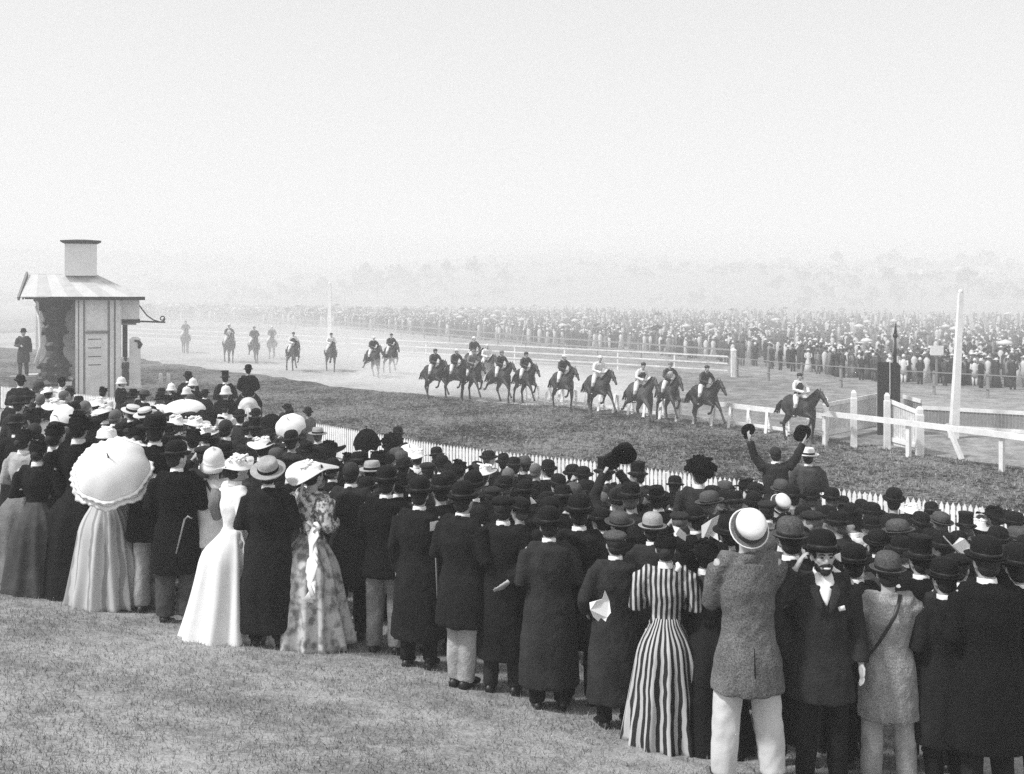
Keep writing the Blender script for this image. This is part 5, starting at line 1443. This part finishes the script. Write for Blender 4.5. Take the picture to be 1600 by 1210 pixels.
# px, hoof row, pose, coat, silks, cap, vest, lean, up, scale, horse words, rider words
RACE = [
 (1250, 691, 1, 'dark bay coat', W_, D_, D_, .02, 0, 1.0, 'leading dark racehorse reaching the winning post alone', 'jockey in dark waistcoat and white sleeves on the leading horse'),
 (1101, 669, 0, 'dark bay coat', D_, D_, None, .16, 0, 1.0, 'dark racehorse galloping second beside the white running rail', 'jockey in dark silks and white breeches, second in the race'),
 (1045, 660, 2, 'bay coat', D_, G_, W_, .16, 0, 1.0, 'bay racehorse third in the race, inside of the trailing pair', 'jockey in dark sleeves and white waistcoat lying third'),
 (1001, 666, 3, 'chestnut coat', W_, D_, D_, .2, 0, 1.03, 'mottled chestnut racehorse nearest the camera, lying fourth', 'crouching jockey in dark vest on the mottled chestnut horse'),
 (935, 652, 0, 'bay coat', W_, W_, None, .14, 0, 1.06, 'long striding bay racehorse ridden by a jockey all in white', 'jockey dressed all in white silks and cap'),
 (880, 640, 1, 'bay coat', D_, W_, None, .12, 0, 1.0, 'bay racehorse just behind the all white jockey', 'jockey in dark jacket and white cap'),
 (821, 633, 2, 'dark bay coat', D_, D_, None, .1, 0, 1.0, 'dark racehorse running alone at the middle of the field', 'upright jockey in dark silks, alone mid field'),
 (782, 629, 3, 'bay coat', D_, G_, None, .12, 0, 1.0, 'bay racehorse at the right end of the close bunch', 'jockey in dark silks at the right end of the bunch'),
 (760, 611, 0, 'chestnut coat', W_, W_, None, .12, 0, 1.0, 'chestnut racehorse half hidden inside the bunch', 'jockey in white half hidden inside the bunch'),
 (738, 627, 2, 'dark bay coat', G_, G_, None, .12, 0, 1.0, 'dark racehorse in the centre of the bunch', 'jockey in grey silks in the centre of the bunch'),
 (741, 603, 4, 'bay coat', D_, W_, None, .02, .04, 1.08, 'tall horse behind the bunch carrying an upright rider', 'upright rider in dark coat and white cap, tallest of the bunch'),
 (711, 624, 1, 'dark bay coat', D_, W_, None, .16, 0, 1.0, 'dark racehorse second from the left of the bunch', 'jockey in dark silks and white cap, second from bunch left'),
 (678, 624, 0, 'dark bay coat', D_, D_, None, .14, 0, 1.0, 'dark racehorse at the left end of the bunch', 'jockey in dark silks at the left end of the bunch'),
 (611, 585, 2, 'dark bay coat', D_, D_, None, .08, 0, 1.02, 'dark racehorse on the right of the dusty pair', 'jockey in dark silks on the right of the dusty pair'),
 (583, 590, 3, 'bay coat', D_, W_, None, .12, 0, 1.0, 'bay racehorse on the left of the dusty pair', 'jockey with pale cap on the left of the dusty pair'),
 (517, 581, 1, 'bay coat', W_, D_, None, .12, 0, 1.0, 'bay racehorse running just in front of the thin white pole', 'jockey in white silks and dark cap by the thin white pole'),
 (458, 581, 2, 'dark bay coat', W_, D_, D_, .08, 0, 1.02, 'dark racehorse trailing, left of the thin white pole', 'jockey in dark striped white silks trailing left of the pole'),
 (425, 562, 0, 'chestnut coat', G_, W_, None, .1, 0, 1.0, 'faint chestnut racehorse far back in the dust', 'faint jockey in grey far back in the dust'),
 (397, 568, 3, 'bay coat', D_, G_, None, .1, 0, 1.05, 'bay racehorse between the white hatted rider and the faint one', 'jockey in dark silks between faint rider and white hat'),
 (358, 567, 4, 'dark bay coat', D_, W_, W_, .04, 0, 1.1, 'dark horse ridden by a man in a white hat, far left', 'rider in white hat and sash on the far left'),
 (290, 552, 4, 'chestnut coat', G_, G_, None, .04, 0, 1.05, 'last horse, pale in the dust near the judge box', 'last rider, pale in the dust near the judge box')]
for px, py, ps, hm, sm_, cm_, vst, ln, up, sc, hl, rl_ in RACE:
    h = horse(hl, px, py, ps, hm, rz=-152 + rc.uniform(-8, 8) - (8 if px < 650 else 0) - (12 if px > 980 else 0), sc=sc * 1.08)
    rider(rl_, h, ln, up, {'coat': sm_, 'cap': cm_, 'hat': W_}, vest=vst, turn=rc.choice((-15, 0, 20)), hat='slouch' if px == 358 else 'jcap')
# mounted men in the crowd by the track
wh = horse('white horse standing among the crowd beyond the white helmets', 388, 0, 4, 'white horse coat', rz=14, D=26.5, sc=.9, group='horses standing near the crowd', name='saddle_horse')
hh = head_height(388, 577, 26.5); wh.location.z += max(0, min(.8, hh - 2.44 * .9))
rider('man in black mounted on the white horse, white band at his neck', wh, .0, 0., {'coat': 'black wool', 'breeches': 'dark wool', 'hat': 'black felt'}, hat='bowler', arms='down', group='mounted men near the crowd')
# grey coated man beside the column, standing on the plinth edge
p_ = JT(J(40, 583, -.4))
pr = figure(aL='down', aR='bent', vox=.019, cvox=.021, hem=.5, hat='bowler')
pr.put('man in grey coat and bowler standing high beside the ornate column', V((p_.x, p_.y, p_.z)), math.radians(-150), 1.12 * 1.15, {'coat': 'slate wool', 'trousers': 'slate wool', 'hat': 'charcoal wool', 'collar': 'none'}, 'spectators by the judge box')
mb = MB(); mb.box((0, 0, p_.z / 2), (1.2, 1.0, p_.z)); mb.box((0, -.6, p_.z / 4), (1.4, .5, p_.z / 2)); o = obj('platform', mb, 'grey paint'); o.location = (p_.x, p_.y, 0); o.rotation_euler = (0, 0, JR); tag(o, 'grey platform under the man beside the ornate column', 'platform')
pr = figure(aL='bent', aR='bent', vox=.019, cvox=.021, hem=.5, hat='bowler', turn=32)
q_ = at(196, 590, 0); pr.put('dark figure standing under the iron scroll bracket', V((q_.x * .9, q_.y * .9, 0)), 0.6, 1.0, {'coat': 'charcoal wool', 'collar': 'none'}, 'spectators by the judge box')

# ------------------------------------------------------------------ the crowd across the track
def far_mesh(kind, seed):
    r = random.Random(seed); mb = MB()
    if kind == 'w':
        mb.tube([(0, 0, 0), (0, 0, .5), (0, 0, 1.03), (0, 0, 1.28), (0, 0, 1.46)], [.34, .25, .14, .2, .08], [.32, .24, .12, .14, .08], n=7)
    else:
        mb.tube([(0, 0, .6), (0, 0, .95), (0, 0, 1.25), (0, 0, 1.46)], [.2, .17, .21, .08], [.14, .13, .14, .08], n=7)
        for s in (-1, 1): mb.tube([(s * .09, 0, .62), (s * .10, 0, 0)], [.09, .06], n=5)
    for s in (-1, 1): mb.tube([(s * .2, 0, 1.4), (s * .25, .02, 1.12), (s * .16, .18, 1.05)], [.06, .05, .04], n=4)
    return mb
def far_head():
    mb = MB(); mb.ball((0, 0, 1.58), (.085, .1, .12), None, 7, 5); return mb
def far_hat(k):
    mb = MB()
    if k == 'b': mb.lathe([(.14, 1.62), (.10, 1.64), (.095, 1.72), (.04, 1.77)], 8)
    else: mb.lathe([(.22, 1.62), (.10, 1.65), (.085, 1.71), (.03, 1.73)], 8)
    return mb
mat('far black', .035, .9); mat('far dark', .08, .9); mat('far grey', .22, .9); mat('far light', .6, .9)
FRONT = [(100, 497), (250, 500), (400, 506), (560, 517), (700, 528), (850, 543), (1000, 556), (1140, 569), (1270, 585), (1400, 601), (1560, 608), (1700, 618)]
BACK = [(100, 484), (250, 486), (500, 492), (900, 494), (1200, 498), (1400, 502), (1700, 506)]
def fb(px):
    return (np.interp(px, [a for a, b in FRONT], [b for a, b in FRONT]), np.interp(px, [a for a, b in BACK], [b for a, b in BACK]))
fp = {(k, s): far_mesh(k, s).mesh('figure') for k in 'mw' for s in (1,)}
fh = {k: far_hat(k).mesh('hat') for k in 'bw'}; fhd = far_head().mesh('head')
nI = 0; used = []
while nI < 34:
    px = rc.uniform(1130, 1600); f_, b_ = fb(px); D = F * CAMZ / (f_ - HOR) + abs(rc.gauss(0, 1.1)) 
    x = (px - 800) / F * D
    if any((x - a) ** 2 + (D - b) ** 2 < .45 for a, b in used): continue
    used.append((x, D)); nI += 1
    k = rc.choice('mmmw')
    t = thing('person', 'spectator standing in the front ranks across the track, in dark or pale clothes', 'person', (x, D, gfull(x, D)), rc.uniform(2.4, 3.9), 'front ranks of the crowd across the track', rc.uniform(.92, 1.06))
    c_ = rc.choices(['far black', 'far dark', 'far grey', 'far light'], weights=[5, 3, 1, 1 if k == 'm' else 5])[0]
    bo = obj('body', fp[(k, 1)], c_, t); obj('head', fhd, 'skin', t); obj('hat', fh['b' if k == 'm' else 'w'], rc.choice(['far black', 'far black', 'far light']) if k == 'm' else rc.choice(['far light', 'far light', 'far dark']), t)
# everyone behind them: too many to count, one mass (varied tones baked per face group through material slots)
def mass(N):
    mats_ = ['far black', 'far dark', 'far grey', 'far light', 'skin']
    def arr(mbx):
        v = np.array(mbx.v, 'f'); polys = mbx.f
        return v, polys
    lib = {}
    for k in 'mw':
        b = MB(); src = far_mesh(k, 1)
        b2 = MB()
        if k == 'w': b2.tube([(0, 0, 0), (0, 0, 1.03), (0, 0, 1.28), (0, 0, 1.46)], [.34, .15, .2, .08], n=5)
        else: b2.tube([(0, 0, 0), (0, 0, .8), (0, 0, 1.28), (0, 0, 1.46)], [.13, .19, .22, .08], [.1, .13, .14, .08], n=5)
        h2 = MB(); h2.ball((0, 0, 1.58), (.09, .1, .12), None, 5, 3)
        t2 = MB()
        t2.lathe([(.15, 1.63), (.09, 1.65), (.04, 1.77)], 5) if k == 'm' else t2.lathe([(.24, 1.63), (.09, 1.66), (.03, 1.73)], 6)
        u2 = MB(); u2.lathe([(.52, 1.95), (.38, 2.12), (.02, 2.25)], 7)
        lib[k] = [b2, h2, t2, u2]
    VS = []; loops = []; ls = []; lt = []; mi = []; vb = 0; lb = 0
    n = 0
    while n < N:
        px = rng.uniform(60, 1660); f_, b_ = fb(px)
        u = rng.random(); y = f_ + (b_ - f_) * u ** 1.25
        D = F * CAMZ / (y - HOR) + 1.5; x = (px - 800) / F * D
        # spread evenly on the ground rather than in the picture
        if rng.random() > min(1, (D / 190) ** 1.6 + .12): continue
        n += 1
        k = 'm' if rng.random() < .66 else 'w'
        sc_ = rng.uniform(.9, 1.08); z0 = gfull(x, D)
        cb = rng.choice(4, p=[.36, .28, .16, .20] if k == 'm' else [.25, .15, .15, .45]); ch = rng.choice(4, p=[.5, .15, .05, .3] if k == 'm' else [.2, .1, .1, .6])
        pieces = [(lib[k][0], cb), (lib[k][1], 4), (lib[k][2], ch)]
        if rng.random() < .018: pieces.append((lib[k][3], rng.choice(4, p=[.3, .1, .1, .5])))
        for mbx, m_ in pieces:
            v = np.array(mbx.v, 'f') * sc_ + np.array([x, D, z0], 'f'); VS.append(v)
            for f in mbx.f:
                loops.extend([i + vb for i in f]); ls.append(lb); lt.append(len(f)); lb += len(f); mi.append(m_)
            vb += len(v)
    V_ = np.concatenate(VS)
    me = bpy.data.meshes.new('crowd'); me.vertices.add(len(V_)); me.loops.add(len(loops)); me.polygons.add(len(ls))
    me.vertices.foreach_set('co', V_.reshape(-1)); me.loops.foreach_set('vertex_index', np.array(loops, 'i')); me.polygons.foreach_set('loop_start', np.array(ls, 'i'))
    for nm in mats_: me.materials.append(MATS[nm])
    me.polygons.foreach_set('material_index', np.array(mi, 'i')); me.update(calc_edges=True)
    o = bpy.data.objects.new('crowd', me); C.objects.link(o)
    return tag(o, 'dense far crowd massed on the flat beyond the race course', 'crowd', kind='stuff')
mass(5200)
# a few light marquees / stands on the flat
for px, D, w_, h_, lb in ((1000, 215, 26, 1.6, 'long low white canvas fence behind the far crowd'),):
    x = (px - 800) / F * D; mb = MB(); mb.box((0, 0, h_ / 2), (w_, .1, h_)); 
    for k in range(9): mb.box((-w_ / 2 + k * w_ / 8, .12, h_ / 2 + .1), (.1, .1, h_ + .2))
    o = obj('canvas_fence', mb, 'old white paint'); o.location = (x, D, gfull(x, D)); tag(o, lb, 'fence')

# ------------------------------------------------------------------ far country: trees, houses, scrub
def tree_mesh(seed, kind):
    r = random.Random(seed); tk = MB()
    H = 1.0
    tk.tube([(0, 0, 0), (.02, .01, .2), (.0, .03, .45), (.03, 0, .75)], [.035, .026, .02, .006], n=7)
    tips = []
    for k in range(7):
        z = .25 + .07 * k; a = r.uniform(0, 6.28); L_ = r.uniform(.16, .3) * (1.1 - z * .6)
        e = V((math.cos(a) * L_, math.sin(a) * L_, z + L_ * .8)); tk.tube([(0.01, .01, z), V((0, 0, z)).lerp(e, .5) + V((0, 0, -.02)), e], [.014, .01, .004], n=5); tips.append(e)
    tips.append(V((.03, 0, .8)))
    cr = MB(); 
    for t_ in tips:
        for q in range(r.randint(2, 4)):
            c = t_ + V((r.gauss(0, .09), r.gauss(0, .09), r.gauss(.0, .06) * (1.6 if kind else 1)))
            R_ = r.uniform(.08, .16)
            for l_ in range(34):
                d = V((r.gauss(0, 1), r.gauss(0, 1), r.gauss(0, .8))).normalized(); p = c + d * R_ * r.uniform(.5, 1.0)
                u = V((r.gauss(0, 1), r.gauss(0, 1), r.gauss(0, 1))).normalized(); v = d.cross(u).normalized(); s_ = r.uniform(.02, .036)
                cr.add([p - u * s_, p + v * s_, p + u * s_, p - v * s_], [(0, 1, 2, 3)])
    return tk.mesh('trunk'), cr.mesh('crown', False)
TM = [tree_mesh(s, s % 2) for s in range(6)]
def tree(px, ybase, ytop, D, label, group):
    x = (px - 800) / F * D; z = gfull(x, D)
    H = max(3.0, (ybase - ytop) * D / F)
    t = thing('tree', label, 'tree', (x, D, z), rc.uniform(0, 6.28), group, H * 1.12)
    tk, cr = TM[rc.randrange(6)]
    obj('trunk', tk, 'bark', t); obj('crown', cr, 'leaf', t)
ON = ['leftmost', 'second', 'third', 'fourth', 'fifth', 'sixth', 'seventh', 'eighth', 'ninth', 'tenth', 'eleventh', 'twelfth', 'thirteenth', 'fourteenth']
for i, px in enumerate((128, 165, 196, 222, 258, 292, 322, 340, 362, 384, 410, 436)):
    tree(px, 424, 403 + rc.uniform(0, 7), 720 + rc.uniform(-30, 30), '%s gum tree in the hazy row on the left skyline' % ON[i], 'trees on the left skyline')
for i, px in enumerate((438, 462, 500, 540, 566, 590, 622, 668, 700, 742, 790)):
    tree(px, 470, 430 + rc.uniform(-4, 14), 300 + rc.uniform(-30, 60), '%s tree in the pale belt behind the thin white pole' % ON[i], 'trees behind the far crowd on the left')
for i, px in enumerate((1215, 1262, 1292, 1333, 1362, 1392, 1405, 1440, 1475, 1512, 1560, 1590)):
    tree(px, 500, 468 + rc.uniform(-14, 18), 250 + rc.uniform(-10, 60), '%s tree from the left behind the far crowd on the right' % ON[i], 'trees behind the far crowd on the right')
for i, px in enumerate((1310, 1375, 1398, 1412, 1432, 1500, 1522, 1545, 1580)):
    tree(px, 452, 418 + rc.uniform(0, 12), 620 + rc.uniform(-60, 60), '%s faint tree on the right hand hill' % ON[i], 'faint trees on the right hand hill')
# scattered scrub and woodland on the slopes: one mass
P = []
for q in range(1500):
    D = rng.uniform(240, 1000); px = rng.uniform(-100, 1700); x = (px - 800) / F * D
    if noise.noise(V((x / 60, D / 90, 2))) < .0: continue
    P.append((x, D))
cr = MB()
for x, D in P:
    z = gfull(x, D); R_ = rng.uniform(1.2, 3.4)
    for l_ in range(14):
        d = V(rng.normal(0, 1, 3)).normalized(); d.z = abs(d.z); p = V((x, D, z + R_ * .3)) + d * R_ * rng.uniform(.4, 1)
        u = V(rng.normal(0, 1, 3)).normalized(); v = d.cross(u).normalized(); s_ = R_ * rng.uniform(.2, .4)
        cr.add([p - u * s_, p + v * s_, p + u * s_, p - v * s_], [(0, 1, 2, 3)])
tag(obj('scrub', cr, 'leaf'), 'hazy scrub and woodland scattered over the far hillsides', 'scrub', kind='stuff')
def house(px, D, w_, h_, label):
    x = (px - 800) / F * D; o = thing('cottage', label, 'house', (x, D, gfull(x, D) - .5), rc.uniform(-.3, .3), 'cottages on the right hand hill')
    mb = MB(); mb.box((0, 0, h_ / 2), (w_, w_ * .7, h_)); wl = obj('wall', mb, 'white paint', o)
    mb = MB(); a, b = w_ / 2 + .4, w_ * .35 + .4; vs = [(-a, -b, h_), (a, -b, h_), (a, b, h_), (-a, b, h_), (-a * .6, 0, h_ + w_ * .3), (a * .6, 0, h_ + w_ * .3)]
    mb.add(vs, [(0, 1, 5, 4), (1, 2, 5), (2, 3, 4, 5), (3, 0, 4), (3, 2, 1, 0)]); rf = obj('roof', mb, 'roof grey', o)
    mb = MB(); mb.box((w_ * .2, 0, h_ + w_ * .3), (.8, .8, 2)); obj('chimney', mb, 'roof grey', rf)
    for s in (-1, 0, 1):
        mb = MB(); mb.box((s * w_ * .3, -w_ * .35 - .03, h_ * .5), (1.0, .05, 1.6)); obj('window' if s else 'door', mb, 'black paint', o)
for i, (px, D, w_, h_) in enumerate(((1226, 640, 12, 4), (1352, 620, 12, 4), (1395, 560, 11, 4), (1436, 600, 14, 5), (1454, 520, 10, 4), (1487, 560, 12, 5), (1521, 540, 16, 6), (1546, 570, 12, 4))):
    house(px, D, w_, h_, '%s hazy white cottage from the left on the right hand hill' % ON[i].replace('leftmost', 'first'))

# ------------------------------------------------------------------ dust behind the hooves and the haze over the country
def volume(name, label, lo, hi, dens, kind='stuff', g=1.0):
    mb = MB(); c = [(a + b) / 2 for a, b in zip(lo, hi)]; mb.box(c, [b - a for a, b in zip(lo, hi)])
    me = mb.mesh(name, False); o = bpy.data.objects.new(name, me); C.objects.link(o); tag(o, label, name, kind=kind)
    m = bpy.data.materials.new(name); m.use_nodes = True; t = m.node_tree
    for n in list(t.nodes): t.nodes.remove(n)
    ou = t.nodes.new('ShaderNodeOutputMaterial'); pv = t.nodes.new('ShaderNodeVolumePrincipled')
    pv.inputs['Color'].default_value = (g, g, g, 1); pv.inputs['Density'].default_value = dens
    t.links.new(pv.outputs[0], ou.inputs['Volume']); me.materials.append(m)
    return o, t, pv
# dust kicked up along the pack, plus haze added to fade the far crowd
DUST = [('extra haze added over the far side of the course to fade the crowd', 700, 165, 150, 95, 13, .0085, -.25), ('thin dust hanging low round the last horses on the left', 330, 88, 26, 12, 4.2, .018, -.75), ('dust trailing behind the dusty pair and the pole horse', 545, 80, 13, 6, 2.6, .045, -.7),
        ('dust kicked up under the close bunch of horses', 730, 60, 10, 4, 1.7, .10, -.7), ('dust behind the lone horse and the all white jockey', 850, 56, 8, 3.2, 1.4, .09, -.7)]
def dust(label, px, D, L_, W_2, H_, dens, yaw):
    mb = MB(); mb.ball((0, 0, 0), (L_, W_2, H_), None, 24, 14)
    for i in range(len(mb.v)):
        v = Vector(mb.v[i]); k = 1 + .22 * noise.noise(v * .35 + V((px, 0, 0))); mb.v[i] = (v.x * k, v.y * k, max(v.z * k, -.02))
    me = mb.mesh('dust'); o = bpy.data.objects.new('dust', me); C.objects.link(o); o.location = ((px - 800) / F * D, D, .03); o.rotation_euler = (0, 0, yaw)
    tag(o, label, 'dust', kind='stuff')
    m = bpy.data.materials.new('dust'); m.use_nodes = True; t = m.node_tree
    for n in list(t.nodes): t.nodes.remove(n)
    ou = t.nodes.new('ShaderNodeOutputMaterial'); pv = t.nodes.new('ShaderNodeVolumePrincipled'); pv.inputs['Color'].default_value = (1, 1, 1, 1); pv.inputs['Density'].default_value = dens
    t.links.new(pv.outputs[0], ou.inputs['Volume']); me.materials.append(m)
for a in DUST: dust(*a)
volume('haze', 'pale haze filling the air over the race course', (-1500, -80, -1.0), (1500, 1540, 75), HAZE)
print('PEOPLE', len([o for o in bpy.data.objects if o.get('category') == 'person']), 'meshes', len(bpy.data.meshes))
bad = [p for p in PEOPLE if p[3] < .86 or p[3] > 1.12]
print('OUT OF RANGE', len(bad), bad)
